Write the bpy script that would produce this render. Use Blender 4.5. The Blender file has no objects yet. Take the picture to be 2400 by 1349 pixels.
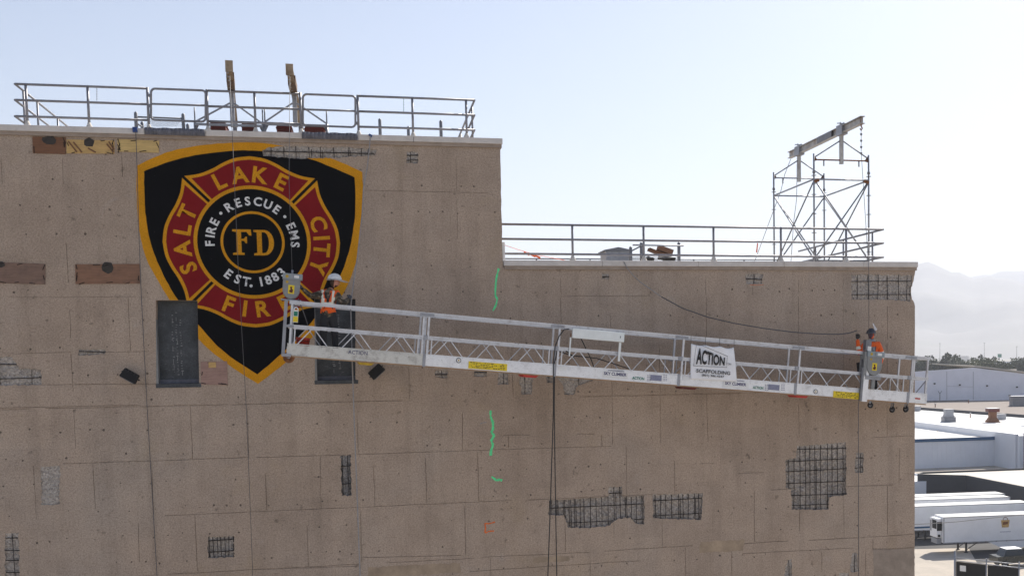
import bpy, bmesh, math, random
from mathutils import Vector, Matrix, noise as mnoise
from mathutils.geometry import delaunay_2d_cdt

random.seed(7)
SC = bpy.context.scene
COL = SC.collection

# ------------------------------------------------------------------ camera
FPX, CX, CY = 2700.74, 1477.12, 1024.66          # focal length and principal point, photograph pixels
YAW, PITCH, ROLL = math.radians(13.0096), math.radians(3.8590), math.radians(0.87855)
CAM = Vector((0.0, -28.4, 22.0))
_f = Vector((math.sin(YAW) * math.cos(PITCH), math.cos(YAW) * math.cos(PITCH), -math.sin(PITCH)))
_r0 = Vector((math.cos(YAW), -math.sin(YAW), 0))
_d0 = _f.cross(_r0)
_r = math.cos(ROLL) * _r0 + math.sin(ROLL) * _d0
_d = -math.sin(ROLL) * _r0 + math.cos(ROLL) * _d0
cam_data = bpy.data.cameras.new('camera')
cam_data.sensor_width = 36.0
cam_data.lens = FPX / 2400 * 36
cam_data.shift_x = (1200 - CX) / 2400
cam_data.shift_y = (CY - 674.5) / 2400
cam_data.clip_start = 0.1
cam_data.clip_end = 60000
cam = bpy.data.objects.new('camera', cam_data)
COL.objects.link(cam)
cam.matrix_world = Matrix(((_r.x, -_d.x, -_f.x, CAM.x), (_r.y, -_d.y, -_f.y, CAM.y), (_r.z, -_d.z, -_f.z, CAM.z), (0, 0, 0, 1)))
SC.camera = cam

# ------------------------------------------------------------------ sky, sun, exposure
SUN_EL, SUN_AZ = math.radians(40), math.radians(42)     # azimuth clockwise from +Y (away from the camera)
world = bpy.data.worlds.new('World')
SC.world = world
world.use_nodes = True
wn = world.node_tree
for n in list(wn.nodes):
    wn.nodes.remove(n)
sky = wn.nodes.new('ShaderNodeTexSky')
sky.sky_type = 'NISHITA'
sky.sun_disc = False
sky.sun_elevation = SUN_EL
sky.sun_rotation = SUN_AZ
sky.altitude = 1300
sky.air_density = 1.0
sky.dust_density = 3.0
sky.ozone_density = 1.6
bg = wn.nodes.new('ShaderNodeBackground')
bg.inputs['Strength'].default_value = 0.082
wo = wn.nodes.new('ShaderNodeOutputWorld')
wn.links.new(sky.outputs[0], bg.inputs[0])
wn.links.new(bg.outputs[0], wo.inputs[0])
sun_data = bpy.data.lights.new('sun', 'SUN')
sun_data.energy = 5.0
sun_data.angle = math.radians(0.55)
sun_data.color = (1.0, 0.94, 0.85)
sun = bpy.data.objects.new('sun', sun_data)
COL.objects.link(sun)
_sd = Vector((math.sin(SUN_AZ) * math.cos(SUN_EL), math.cos(SUN_AZ) * math.cos(SUN_EL), math.sin(SUN_EL)))
sun.rotation_euler = (-_sd).to_track_quat('-Z', 'Y').to_euler()
sun.location = (60, 60, 90)
SC.view_settings.view_transform = 'Standard'
SC.view_settings.look = 'None'
SC.view_settings.exposure = 0.68
SC.view_settings.gamma = 1.0
SC.render.engine = 'CYCLES'
SC.cycles.max_bounces = 8
SC.cycles.volume_bounces = 1

# ------------------------------------------------------------------ measuring helpers
def ray(px, py):
    v = _r * (px - CX) + _d * (py - CY) + _f * FPX
    return v.normalized()
def W(px, py, Y=0.0):                      # the point of a wall-parallel plane seen at a photo pixel
    v = ray(px, py)
    return CAM + v * ((Y - CAM.y) / v.y)
def G(px, py, z=0.0):                      # the point of a level plane seen at a photo pixel
    v = ray(px, py)
    return CAM + v * ((z - CAM.z) / v.z)
def far(px, py, dist):
    v = ray(px, py)
    return CAM + v * (dist / math.hypot(v.x, v.y))

# ------------------------------------------------------------------ object helpers
def tag(o, label=None, cat=None, group=None, kind=None):
    if label: o['label'] = label
    if cat: o['category'] = cat
    if group: o['group'] = group
    if kind: o['kind'] = kind
    return o
def root(name, loc, label, cat, group=None):
    o = bpy.data.objects.new(name, None)
    o.empty_display_size = 0.2
    o.location = loc
    COL.objects.link(o)
    return tag(o, label, cat, group)
def wloc(o):
    p = Vector((0, 0, 0))
    while o is not None:
        p += Vector(o.location)
        o = o.parent
    return p
def link(name, me, parent=None, loc=None):
    o = bpy.data.objects.new(name, me)
    COL.objects.link(o)
    if parent is not None:
        o.parent = parent
    if loc is not None:
        o.location = Vector(loc) - (wloc(parent) if parent is not None else Vector((0, 0, 0)))
    return o

class MB:
    """collects shapes given in world coordinates and links them as one mesh object"""
    def __init__(self):
        self.v = []; self.f = []; self.m = []; self.s = []
        self.mi = 0
    def face(self, idx, smooth=False):
        self.f.append(tuple(idx)); self.m.append(self.mi); self.s.append(smooth)
    def add(self, vs, fs, smooth=False):
        b = len(self.v)
        self.v += [Vector(p) for p in vs]
        for f in fs:
            self.face([b + i for i in f], smooth)
        return self
    def hexa(self, a, b):                  # two 4-point rings
        return self.add(list(a) + list(b), [(3, 2, 1, 0), (4, 5, 6, 7), (0, 1, 5, 4), (1, 2, 6, 5), (2, 3, 7, 6), (3, 0, 4, 7)])
    def box(self, x0, x1, y0, y1, z0, z1):
        return self.hexa([(x0, y0, z0), (x1, y0, z0), (x1, y1, z0), (x0, y1, z0)], [(x0, y0, z1), (x1, y0, z1), (x1, y1, z1), (x0, y1, z1)])
    def obox(self, o, a, b, c):            # origin + three edge vectors
        o, a, b, c = Vector(o), Vector(a), Vector(b), Vector(c)
        return self.hexa([o, o + a, o + a + b, o + b], [o + c, o + a + c, o + a + b + c, o + b + c])
    def bar(self, p, q, w, h, up=(0, 0, 1)):
        p, q = Vector(p), Vector(q)
        d = (q - p).normalized()
        s = d.cross(Vector(up))
        if s.length < 1e-4: s = d.cross(Vector((1, 0, 0)))
        s.normalize(); t = s.cross(d).normalized()
        s *= w / 2; t *= h / 2
        return self.hexa([p - s - t, p + s - t, p + s + t, p - s + t], [q - s - t, q + s - t, q + s + t, q - s + t])
    def tube(self, pts, r, n=8, closed=False, caps=True):
        pts = [Vector(p) for p in pts]
        rs = r if isinstance(r, (list, tuple)) else [r] * len(pts)
        b = len(self.v); k = len(pts)
        prev = None
        for i, p in enumerate(pts):
            a = pts[i - 1] if (i > 0 or closed) else p
            c = pts[(i + 1) % k] if (i < k - 1 or closed) else p
            d = (c - a)
            d = d.normalized() if d.length > 1e-9 else Vector((0, 0, 1))
            if prev is None:
                s = d.cross(Vector((0.123, 0.3, 1)))
                if s.length < 1e-3: s = d.cross(Vector((1, 0, 0)))
            else:
                s = prev - d * prev.dot(d)
            s.normalize(); prev = s
            t = d.cross(s)
            for j in range(n):
                an = 2 * math.pi * j / n
                self.v.append(p + (s * math.cos(an) + t * math.sin(an)) * rs[i])
        for i in range(k if closed else k - 1):
            i2 = (i + 1) % k
            for j in range(n):
                j2 = (j + 1) % n
                self.face((b + i * n + j, b + i * n + j2, b + i2 * n + j2, b + i2 * n + j), True)
        if caps and not closed:
            self.face([b + j for j in range(n)][::-1]); self.face([b + (k - 1) * n + j for j in range(n)])
        return self
    def lathe(self, c, axis, prof, n=16):  # prof: (along axis, radius)
        c = Vector(c); a = Vector(axis).normalized()
        return self.tube([c + a * t for t, _ in prof], [max(r, 1e-4) for _, r in prof], n)
    def prism(self, poly, off):            # closed planar polygon, offset vector
        poly = [Vector(p) for p in poly]; off = Vector(off); n = len(poly)
        self.add(poly + [p + off for p in poly], [tuple(range(n))[::-1], tuple(range(n, 2 * n))] + [(i, (i + 1) % n, n + (i + 1) % n, n + i) for i in range(n)])
        return self
    def build(self, name, mats, parent=None, loc=None, label=None, fix=True):
        base = Vector(loc) if loc is not None else (wloc(parent) if parent is not None else Vector((0, 0, 0)))
        me = bpy.data.meshes.new(name)
        me.from_pydata([tuple(p - base) for p in self.v], [], self.f)
        if not isinstance(mats, (list, tuple)): mats = [mats]
        for m in mats: me.materials.append(m)
        if len(mats) > 1: me.polygons.foreach_set('material_index', self.m)
        me.polygons.foreach_set('use_smooth', self.s)
        if fix and len(self.f) < 60000:
            bm = bmesh.new(); bm.from_mesh(me)
            bmesh.ops.recalc_face_normals(bm, faces=bm.faces)
            bm.to_mesh(me); bm.free()
        me.update()
        o = link(name, me, parent, base)
        if label: o['label'] = label
        return o

# ------------------------------------------------------------------ materials
def new_mat(name):
    m = bpy.data.materials.new(name); m.use_nodes = True
    nt = m.node_tree
    return m, nt, nt.nodes['Principled BSDF']
def nd(nt, typ, **kw):
    n = nt.nodes.new(typ)
    for k, v in kw.items(): setattr(n, k, v)
    return n
def coords(nt, scale=(1, 1, 1), rot=(0, 0, 0)):
    tc = nd(nt, 'ShaderNodeTexCoord'); mp = nd(nt, 'ShaderNodeMapping')
    mp.inputs['Scale'].default_value = scale; mp.inputs['Rotation'].default_value = rot
    nt.links.new(tc.outputs['Object'], mp.inputs[0])
    return mp.outputs[0]
def noise_tex(nt, vec, scale, detail=4, rough=0.55, dist=0.0):
    n = nd(nt, 'ShaderNodeTexNoise')
    n.inputs['Scale'].default_value = scale; n.inputs['Detail'].default_value = detail
    n.inputs['Roughness'].default_value = rough; n.inputs['Distortion'].default_value = dist
    nt.links.new(vec, n.inputs['Vector'])
    return n.outputs['Fac']
def ramp(nt, fac, stops, interp='LINEAR'):
    r = nd(nt, 'ShaderNodeValToRGB'); cr = r.color_ramp; cr.interpolation = interp
    while len(cr.elements) < len(stops): cr.elements.new(0.5)
    for e, (p, c) in zip(cr.elements, stops):
        e.position = p; e.color = (c[0], c[1], c[2], 1) if isinstance(c, (tuple, list)) else (c, c, c, 1)
    nt.links.new(fac, r.inputs[0])
    return r.outputs[0]
def mixc(nt, mode, fac, a, b):
    m = nd(nt, 'ShaderNodeMix', data_type='RGBA', blend_type=mode)
    if isinstance(fac, (int, float)): m.inputs[0].default_value = fac
    else: nt.links.new(fac, m.inputs[0])
    for v, i in ((a, 6), (b, 7)):
        if isinstance(v, (tuple, list)): m.inputs[i].default_value = (v[0], v[1], v[2], 1)
        else: nt.links.new(v, m.inputs[i])
    return m.outputs[2]
def bump(nt, bsdf, h, strength=0.3, dist=0.02):
    b = nd(nt, 'ShaderNodeBump'); b.inputs['Strength'].default_value = strength; b.inputs['Distance'].default_value = dist
    nt.links.new(h, b.inputs['Height']); nt.links.new(b.outputs[0], bsdf.inputs['Normal'])

def simple(name, col, rough=0.6, metal=0.0, var=0.12, scale=6.0, bmp=0.15, dirt=None, stretch=(1, 1, 1), bscale=None, coat=0.0):
    m, nt, b = new_mat(name)
    vec = coords(nt, stretch)
    n1 = noise_tex(nt, vec, scale, 5)
    n2 = noise_tex(nt, vec, scale * 7.3, 4)
    c = ramp(nt, n1, [(0.3, tuple(x * (1 - var) for x in col)), (0.7, tuple(min(1, x * (1 + var)) for x in col))])
    c = mixc(nt, 'MULTIPLY', 0.6, c, ramp(nt, n2, [(0.25, 1 - var * 1.2), (0.75, 1.0)]))
    if dirt:
        dn = noise_tex(nt, vec, scale * 0.45, 6, 0.65)
        c = mixc(nt, 'MIX', ramp(nt, dn, [(dirt[1], 0.0), (min(1, dirt[1] + 0.2), dirt[2])]), c, dirt[0])
    nt.links.new(c, b.inputs['Base Color'])
    rr = ramp(nt, n1, [(0.2, max(0.05, rough - 0.12)), (0.8, min(1, rough + 0.12))])
    nt.links.new(rr, b.inputs['Roughness'])
    b.inputs['Metallic'].default_value = metal
    if coat: b.inputs['Coat Weight'].default_value = coat
    if bmp: bump(nt, b, noise_tex(nt, vec, bscale or scale * 9, 4), bmp, 0.01)
    return m

def concrete_wall():
    m, nt, b = new_mat('weathered_concrete')
    vec = coords(nt)
    big = noise_tex(nt, vec, 0.22, 5, 0.6)
    c = ramp(nt, big, [(0.32, (0.375, 0.292, 0.226)), (0.5, (0.435, 0.343, 0.270)), (0.68, (0.415, 0.342, 0.281))])
    med = noise_tex(nt, vec, 1.3, 6, 0.65)
    c = mixc(nt, 'MULTIPLY', 0.75, c, ramp(nt, med, [(0.28, 0.80), (0.5, 1.0), (0.72, 1.10)]))
    # every formwork panel takes its own faint tint
    sx = nd(nt, 'ShaderNodeSeparateXYZ'); nt.links.new(vec, sx.inputs[0])
    def fl(o, div, off):
        a = nd(nt, 'ShaderNodeMath', operation='ADD'); a.inputs[1].default_value = off; nt.links.new(o, a.inputs[0])
        d = nd(nt, 'ShaderNodeMath', operation='DIVIDE'); d.inputs[1].default_value = div; nt.links.new(a.outputs[0], d.inputs[0])
        f = nd(nt, 'ShaderNodeMath', operation='FLOOR'); nt.links.new(d.outputs[0], f.inputs[0]); return f.outputs[0]
    cb = nd(nt, 'ShaderNodeCombineXYZ'); nt.links.new(fl(sx.outputs[0], 1.22, 0.3), cb.inputs[0]); nt.links.new(fl(sx.outputs[2], 1.36, 0.2), cb.inputs[1])
    wn_ = nd(nt, 'ShaderNodeTexWhiteNoise', noise_dimensions='3D'); nt.links.new(cb.outputs[0], wn_.inputs[0])
    c = mixc(nt, 'MULTIPLY', 1.0, c, ramp(nt, wn_.outputs['Value'], [(0.0, (0.955, 0.955, 0.96)), (1.0, (1.03, 1.025, 1.02))]))
    # run-off streaks
    vs = coords(nt, (2.2, 1, 0.16))
    st = noise_tex(nt, vs, 1.1, 6, 0.7)
    c = mixc(nt, 'MULTIPLY', 0.6, c, ramp(nt, st, [(0.33, 0.80), (0.5, 1.0), (0.75, 1.07)]))
    # pale cement smears and ochre rust blooms
    sm = noise_tex(nt, vec, 0.75, 7, 0.72, 0.6)
    c = mixc(nt, 'MIX', ramp(nt, sm, [(0.63, 0.0), (0.74, 0.35)]), c, (0.47, 0.42, 0.385))
    oc = noise_tex(nt, coords(nt, (1, 1, 1), (0.4, 0.2, 0.7)), 0.6, 5, 0.6)
    c = mixc(nt, 'MIX', ramp(nt, oc, [(0.6, 0.0), (0.75, 0.28)]), c, (0.40, 0.30, 0.175))
    dk = noise_tex(nt, coords(nt, (1, 1, 1), (1.4, 0.9, 0.1)), 5.5, 3, 0.5)
    c = mixc(nt, 'MULTIPLY', 1.0, c, ramp(nt, dk, [(0.25, 0.62), (0.33, 1.0)]))
    # pores and sand grain
    f1 = noise_tex(nt, vec, 26, 4, 0.75)
    c = mixc(nt, 'MULTIPLY', 0.9, c, ramp(nt, f1, [(0.34, 0.66), (0.5, 1.0), (0.68, 1.22)]))
    f2 = noise_tex(nt, vec, 85, 2, 0.6)
    c = mixc(nt, 'MULTIPLY', 0.8, c, ramp(nt, f2, [(0.36, 0.68), (0.64, 1.24)]))
    nt.links.new(c, b.inputs['Base Color'])
    b.inputs['Roughness'].default_value = 0.93
    b.inputs['Specular IOR Level'].default_value = 0.25
    h = mixc(nt, 'ADD', 0.6, f1, med)
    bump(nt, b, h, 0.5, 0.02)
    return m

def broken_concrete(name='broken_concrete', col=(0.44, 0.395, 0.355)):
    m, nt, b = new_mat(name)
    vec = coords(nt)
    vo = nd(nt, 'ShaderNodeTexVoronoi'); vo.inputs['Scale'].default_value = 26; nt.links.new(vec, vo.inputs['Vector'])
    n = noise_tex(nt, vec, 14, 5, 0.7)
    c = ramp(nt, vo.outputs['Color'], [(0.1, tuple(x * 0.72 for x in col)), (0.5, col), (0.95, tuple(min(1, x * 1.3) for x in col))])
    c = mixc(nt, 'MULTIPLY', 0.8, c, ramp(nt, n, [(0.3, 0.62), (0.6, 1.05)]))
    nt.links.new(c, b.inputs['Base Color']); b.inputs['Roughness'].default_value = 0.95
    bump(nt, b, vo.outputs['Distance'], 0.9, 0.03)
    return m

def plywood(name, col, dark, scale=3.0, amt=0.55):
    m, nt, b = new_mat(name)
    vec = coords(nt, (1, 1, 7))
    g = noise_tex(nt, vec, scale, 6, 0.65, 0.8)
    c = ramp(nt, g, [(0.3, tuple(x * 0.75 for x in col)), (0.55, col), (0.8, tuple(min(1, x * 1.15) for x in col))])
    d = noise_tex(nt, coords(nt, (1, 1, 1.5)), 2.3, 6, 0.7)
    c = mixc(nt, 'MIX', ramp(nt, d, [(0.52, 0.0), (0.68, amt)]), c, dark)
    nt.links.new(c, b.inputs['Base Color']); b.inputs['Roughness'].default_value = 0.85
    bump(nt, b, g, 0.25, 0.01)
    return m

def aluminium(name, col=(0.84, 0.845, 0.86), dirt_amt=0.4):
    m, nt, b = new_mat(name)
    vec = coords(nt, (1, 1, 1))
    n = noise_tex(nt, vec, 5, 6, 0.7); fine = noise_tex(nt, coords(nt, (3, 30, 30)), 6, 4, 0.7)
    c = ramp(nt, fine, [(0.25, tuple(x * 0.82 for x in col)), (0.7, tuple(min(1, x * 1.1) for x in col))])
    c = mixc(nt, 'MIX', ramp(nt, n, [(0.5, 0.0), (0.72, dirt_amt)]), c, (0.26, 0.235, 0.21))
    sp = noise_tex(nt, vec, 22, 3, 0.6)
    c = mixc(nt, 'MIX', ramp(nt, sp, [(0.66, 0.0), (0.72, 0.6)]), c, (0.16, 0.14, 0.12))
    nt.links.new(c, b.inputs['Base Color'])
    b.inputs['Metallic'].default_value = 0.7
    nt.links.new(ramp(nt, n, [(0.3, 0.32), (0.7, 0.6)]), b.inputs['Roughness'])
    bump(nt, b, fine, 0.15, 0.005)
    return m

def camo():
    m, nt, b = new_mat('camouflage_cloth')
    vec = coords(nt)
    n = noise_tex(nt, vec, 15, 3, 0.5)
    c = ramp(nt, n, [(0.40, (0.045, 0.038, 0.028)), (0.47, (0.115, 0.09, 0.062)), (0.54, (0.15, 0.125, 0.085)), (0.61, (0.27, 0.23, 0.18))], 'CONSTANT')
    nt.links.new(c, b.inputs['Base Color']); b.inputs['Roughness'].default_value = 0.9
    bump(nt, b, noise_tex(nt, vec, 22, 3), 0.5, 0.03)
    return m

def paint(name, col, wear=0.12):
    m, nt, b = new_mat(name)
    vec = coords(nt)
    n = noise_tex(nt, vec, 2.0, 6, 0.7); f = noise_tex(nt, vec, 60, 3, 0.6)
    c = ramp(nt, n, [(0.3, tuple(x * (1 - wear) for x in col)), (0.7, tuple(min(1, x * (1 + wear)) for x in col))])
    c = mixc(nt, 'MULTIPLY', 0.8, c, ramp(nt, f, [(0.36, 0.62), (0.64, 1.22)]))
    chips = noise_tex(nt, vec, 17, 4, 0.7)
    c = mixc(nt, 'MIX', ramp(nt, chips, [(0.68, 0.0), (0.74, 0.55)]), c, (0.33, 0.28, 0.24))
    nt.links.new(c, b.inputs['Base Color']); b.inputs['Roughness'].default_value = 0.9
    b.inputs['Specular IOR Level'].default_value = 0.08
    bump(nt, b, f, 0.35, 0.01)
    return m

def chalky_steel():
    m, nt, b = new_mat('dark_chalky_steel')
    vec = coords(nt)
    n = noise_tex(nt, vec, 2.6, 6, 0.7); f = noise_tex(nt, vec, 40, 4, 0.7)
    c = ramp(nt, n, [(0.3, (0.035, 0.040, 0.045)), (0.6, (0.075, 0.082, 0.09)), (0.8, (0.13, 0.138, 0.148))])
    c = mixc(nt, 'MULTIPLY', 0.8, c, ramp(nt, f, [(0.3, 0.55), (0.7, 1.3)]))
    s = noise_tex(nt, coords(nt, (2.6, 1, 9)), 2.0, 5, 0.75, 1.2)
    c = mixc(nt, 'MIX', ramp(nt, s, [(0.60, 0.0), (0.70, 0.4)]), c, (0.33, 0.345, 0.35))
    nt.links.new(c, b.inputs['Base Color']); b.inputs['Roughness'].default_value = 0.6; b.inputs['Metallic'].default_value = 0.25
    bump(nt, b, f, 0.4, 0.01)
    return m

M = {}
M['wall'] = concrete_wall()
M['broken'] = broken_concrete()
M['broken_dark'] = broken_concrete('broken_concrete_deep', (0.25, 0.235, 0.225))
M['coping'] = simple('coping_concrete', (0.64, 0.60, 0.565), 0.9, 0, 0.10, 3, 0.4, ((0.33, 0.28, 0.24), 0.58, 0.6), bscale=50)
M['cornice'] = simple('cornice_concrete', (0.36, 0.29, 0.235), 0.92, 0, 0.16, 4, 0.5, ((0.22, 0.17, 0.13), 0.55, 0.6), bscale=50)
M['roofing'] = simple('roof_membrane', (0.42, 0.41, 0.39), 0.9)
M['rebar'] = simple('rusty_rebar', (0.030, 0.022, 0.019), 0.9, 0.0, 0.35, 20, 0.5)
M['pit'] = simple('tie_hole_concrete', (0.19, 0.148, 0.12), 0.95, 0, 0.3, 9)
M['galv'] = simple('galvanised_steel', (0.36, 0.37, 0.40), 0.5, 0.55, 0.18, 7, 0.12, ((0.20, 0.17, 0.15), 0.6, 0.6))
M['galv_dark'] = simple('weathered_galvanised_steel', (0.24, 0.245, 0.265), 0.55, 0.5, 0.2, 7, 0.12, ((0.22, 0.13, 0.08), 0.6, 0.6))
M['rail'] = simple('grey_rail_pipe', (0.27, 0.265, 0.285), 0.5, 0.4, 0.18, 7, 0.12, ((0.20, 0.16, 0.14), 0.6, 0.6))
M['rust'] = simple('rusted_steel', (0.27, 0.12, 0.055), 0.85, 0.2, 0.4, 11, 0.4)
M['beam'] = simple('old_beam_steel', (0.33, 0.255, 0.175), 0.8, 0.1, 0.25, 8, 0.3, ((0.20, 0.12, 0.07), 0.5, 0.8))
M['beamdark'] = simple('brown_splice_steel', (0.19, 0.125, 0.08), 0.8, 0.1, 0.3, 9, 0.3)
M['beamgrey'] = simple('scuffed_aluminium_beam', (0.50, 0.49, 0.47), 0.55, 0.4, 0.2, 6, 0.25, ((0.24, 0.15, 0.10), 0.52, 0.75))
M['alu'] = aluminium('scuffed_aluminium')
M['alu_clean'] = aluminium('bright_aluminium', (0.85, 0.855, 0.87), 0.28)
M['alu_rail'] = aluminium('grey_aluminium_rail', (0.66, 0.665, 0.69), 0.45)
M['alu_dirty'] = aluminium('dirty_aluminium', (0.64, 0.63, 0.59), 0.75)
M['hoist'] = simple('hoist_grey_paint', (0.27, 0.275, 0.275), 0.6, 0.2, 0.15, 9, 0.3, ((0.16, 0.15, 0.14), 0.55, 0.6))
M['hoist_blue'] = simple('hoist_head_paint', (0.30, 0.35, 0.38), 0.55, 0.2, 0.15, 9, 0.2)
M['white'] = simple('white_plastic', (0.78, 0.78, 0.77), 0.5, 0, 0.05, 8, 0.05)
M['cream'] = simple('cream_sealant', (0.66, 0.61, 0.54), 0.85, 0, 0.12, 6, 0.2)
M['black'] = simple('black_rubber', (0.022, 0.022, 0.024), 0.6, 0, 0.2, 9, 0.2)
M['blackm'] = simple('black_housing', (0.007, 0.007, 0.008), 0.75, 0.0, 0.2, 9, 0.1)
M['grey_rope'] = simple('grey_rope', (0.34, 0.33, 0.33), 0.9, 0, 0.2, 30, 0.4)
M['wire'] = simple('steel_wire_rope', (0.13, 0.13, 0.14), 0.5, 0.6, 0.2, 30, 0.2)
M['blue'] = simple('blue_fabric', (0.03, 0.07, 0.24), 0.8, 0, 0.15, 20, 0.2)
M['orange'] = simple('hi_vis_orange', (1.0, 0.14, 0.015), 0.75, 0, 0.10, 12, 0.2)
M['reflect'] = simple('reflective_tape', (0.82, 0.80, 0.66), 0.35, 0, 0.08, 15, 0.05)
M['dark_cloth'] = simple('dark_work_trousers', (0.030, 0.031, 0.035), 0.92, 0, 0.35, 7, 0.6, bscale=14)
M['camo'] = camo()
M['skin'] = simple('skin', (0.52, 0.24, 0.17), 0.55, 0, 0.1, 20, 0.05)
M['hair'] = simple('brown_beard', (0.06, 0.035, 0.022), 0.9, 0, 0.3, 30, 0.5)
M['glove'] = simple('grey_work_glove', (0.085, 0.09, 0.105), 0.85, 0, 0.3, 30, 0.3)
M['glove_dark'] = simple('dark_work_glove', (0.06, 0.055, 0.05), 0.85, 0, 0.3, 30, 0.3)
M['mask'] = simple('dark_face_covering', (0.13, 0.075, 0.10), 0.85, 0, 0.2, 20, 0.3)
M['hat_white'] = simple('white_hard_hat', (0.74, 0.75, 0.76), 0.4, 0, 0.10, 25, 0.05, ((0.35, 0.36, 0.38), 0.6, 0.6))
M['hat_dark'] = simple('dark_hard_hat', (0.03, 0.03, 0.045), 0.35, 0, 0.2, 20, 0.05)
M['red'] = simple('red_plastic', (0.50, 0.035, 0.02), 0.5, 0, 0.12, 8, 0.1)
M['dkred'] = simple('dark_red_steel', (0.14, 0.028, 0.020), 0.7, 0.1, 0.35, 8, 0.3)
M['yellow'] = simple('yellow_label', (0.80, 0.60, 0.02), 0.6, 0, 0.10, 10, 0.05)
M['yellow_dirty'] = simple('yellow_bracket', (0.55, 0.36, 0.03), 0.7, 0, 0.2, 10, 0.2)
M['green'] = simple('green_label', (0.01, 0.20, 0.13), 0.6, 0, 0.1, 10, 0.05)
M['navy'] = simple('navy_print', (0.022, 0.022, 0.12), 0.6, 0, 0.15, 14, 0.02)
M['inkblack'] = simple('black_print', (0.016, 0.014, 0.016), 0.65, 0, 0.15, 14, 0.02)
M['graylabel'] = simple('grey_print', (0.25, 0.26, 0.36), 0.6, 0, 0.2, 30, 0.02)
M['deckwood'] = simple('deck_plank', (0.40, 0.26, 0.15), 0.85, 0, 0.25, 6, 0.3, stretch=(1, 6, 6))
M['banner'] = simple('banner_vinyl', (0.86, 0.87, 0.90), 0.5, 0, 0.06, 4, 0.1)
M['greypanel'] = simple('pale_metal_panel', (0.80, 0.84, 0.83), 0.5, 0.1, 0.05, 6, 0.05)
M['cover'] = simple('dark_coping_cover', (0.15, 0.15, 0.175), 0.8, 0, 0.25, 8, 0.4)
M['steelplate'] = chalky_steel()
M['ply_red'] = plywood('weathered_red_plywood', (0.20, 0.095, 0.050), (0.085, 0.045, 0.030))
M['ply_yel'] = plywood('fresh_plywood', (0.58, 0.38, 0.15), (0.20, 0.12, 0.06), 3, 0.5)
M['ply_pale'] = plywood('pale_plywood', (0.62, 0.44, 0.18), (0.35, 0.24, 0.11), 3, 0.35)
M['ply_brown'] = plywood('brown_plywood', (0.25, 0.135, 0.085), (0.105, 0.070, 0.052))
M['ply_grey'] = plywood('greyed_plywood', (0.22, 0.14, 0.105), (0.11, 0.085, 0.07), 3, 0.7)
M['ply_pink'] = plywood('pinkish_plywood', (0.36, 0.23, 0.19), (0.20, 0.11, 0.085))
M['soot'] = simple('dark_patch_mortar', (0.055, 0.048, 0.042), 0.95, 0, 0.4, 9, 0.6)
M['gold'] = paint('gold_paint', (0.66, 0.30, 0.016))
M['ink'] = paint('black_paint', (0.0065, 0.0068, 0.0085), 0.2)
M['crimson'] = paint('red_paint', (0.22, 0.014, 0.018))
M['letterwhite'] = paint('white_paint', (0.74, 0.74, 0.73), 0.06)
M['spraygreen'] = simple('green_spray_paint', (0.14, 0.82, 0.34), 0.8, 0, 0.2, 12, 0.2)
M['sprayorange'] = simple('orange_spray_paint', (0.92, 0.18, 0.04), 0.8, 0, 0.3, 12, 0.2)
M['chalk'] = simple('white_smear', (0.30, 0.30, 0.30), 0.9, 0, 0.2, 12, 0.2)

def visor_mat():
    m, nt, b = new_mat('clear_visor')
    b.inputs['Base Color'].default_value = (0.86, 0.90, 0.95, 1); b.inputs['Roughness'].default_value = 0.18
    b.inputs['Alpha'].default_value = 0.5
    n = noise_tex(nt, coords(nt), 12, 4); nt.links.new(ramp(nt, n, [(0.3, 0.35), (0.7, 0.65)]), b.inputs['Alpha'])
    return m
M['visor'] = visor_mat()

# ------------------------------------------------------------------ the concrete building
XL, XS, XR = -13.0, 3.43, 14.42            # left end, step in the roof line, right corner
ZT, ZL = 27.24, 24.31                       # underside of the coping, tall part and low part
DEPTH = 10.5

def inside(p, poly):
    x, y = p; c = False; n = len(poly)
    for i in range(n):
        x1, y1 = poly[i]; x2, y2 = poly[i - 1]
        if (y1 > y) != (y2 > y) and x < (x2 - x1) * (y - y1) / (y2 - y1) + x1: c = not c
    return c
def ccw(p):
    a = sum(p[i - 1][0] * p[i][1] - p[i][0] * p[i - 1][1] for i in range(len(p)))
    return list(p) if a > 0 else list(p)[::-1]
def pxpoly(pts):
    return [(W(x, y).x, W(x, y).z) for x, y in pts]
def ragged(poly, step=0.05, amp=0.012, rnd=None):
    rnd = rnd or random
    out = []
    for i, a in enumerate(poly):
        b = poly[(i + 1) % len(poly)]
        L = math.hypot(b[0] - a[0], b[1] - a[1]); n = max(1, int(L / step))
        nx, ny = -(b[1] - a[1]) / max(L, 1e-6), (b[0] - a[0]) / max(L, 1e-6)
        for k in range(n):
            t = k / n; j = rnd.uniform(-amp, amp) if k else rnd.uniform(-amp, amp) * 0.5
            out.append((a[0] + (b[0] - a[0]) * t + nx * j, a[1] + (b[1] - a[1]) * t + ny * j))
    return out
def rect(x0, y0, x1, y1):                   # photo rectangle that follows the wall's perspective
    return [(x0, y1), (x1, y1), (x1, y0), (x0, y0)]

# openings and broken-out places, in photo pixels on the wall
WINDOWS = [pxpoly([(366, 905), (467, 903), (463, 704), (365, 703)]), pxpoly([(738, 896), (833, 895), (833, 700), (737, 699)])]
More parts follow.
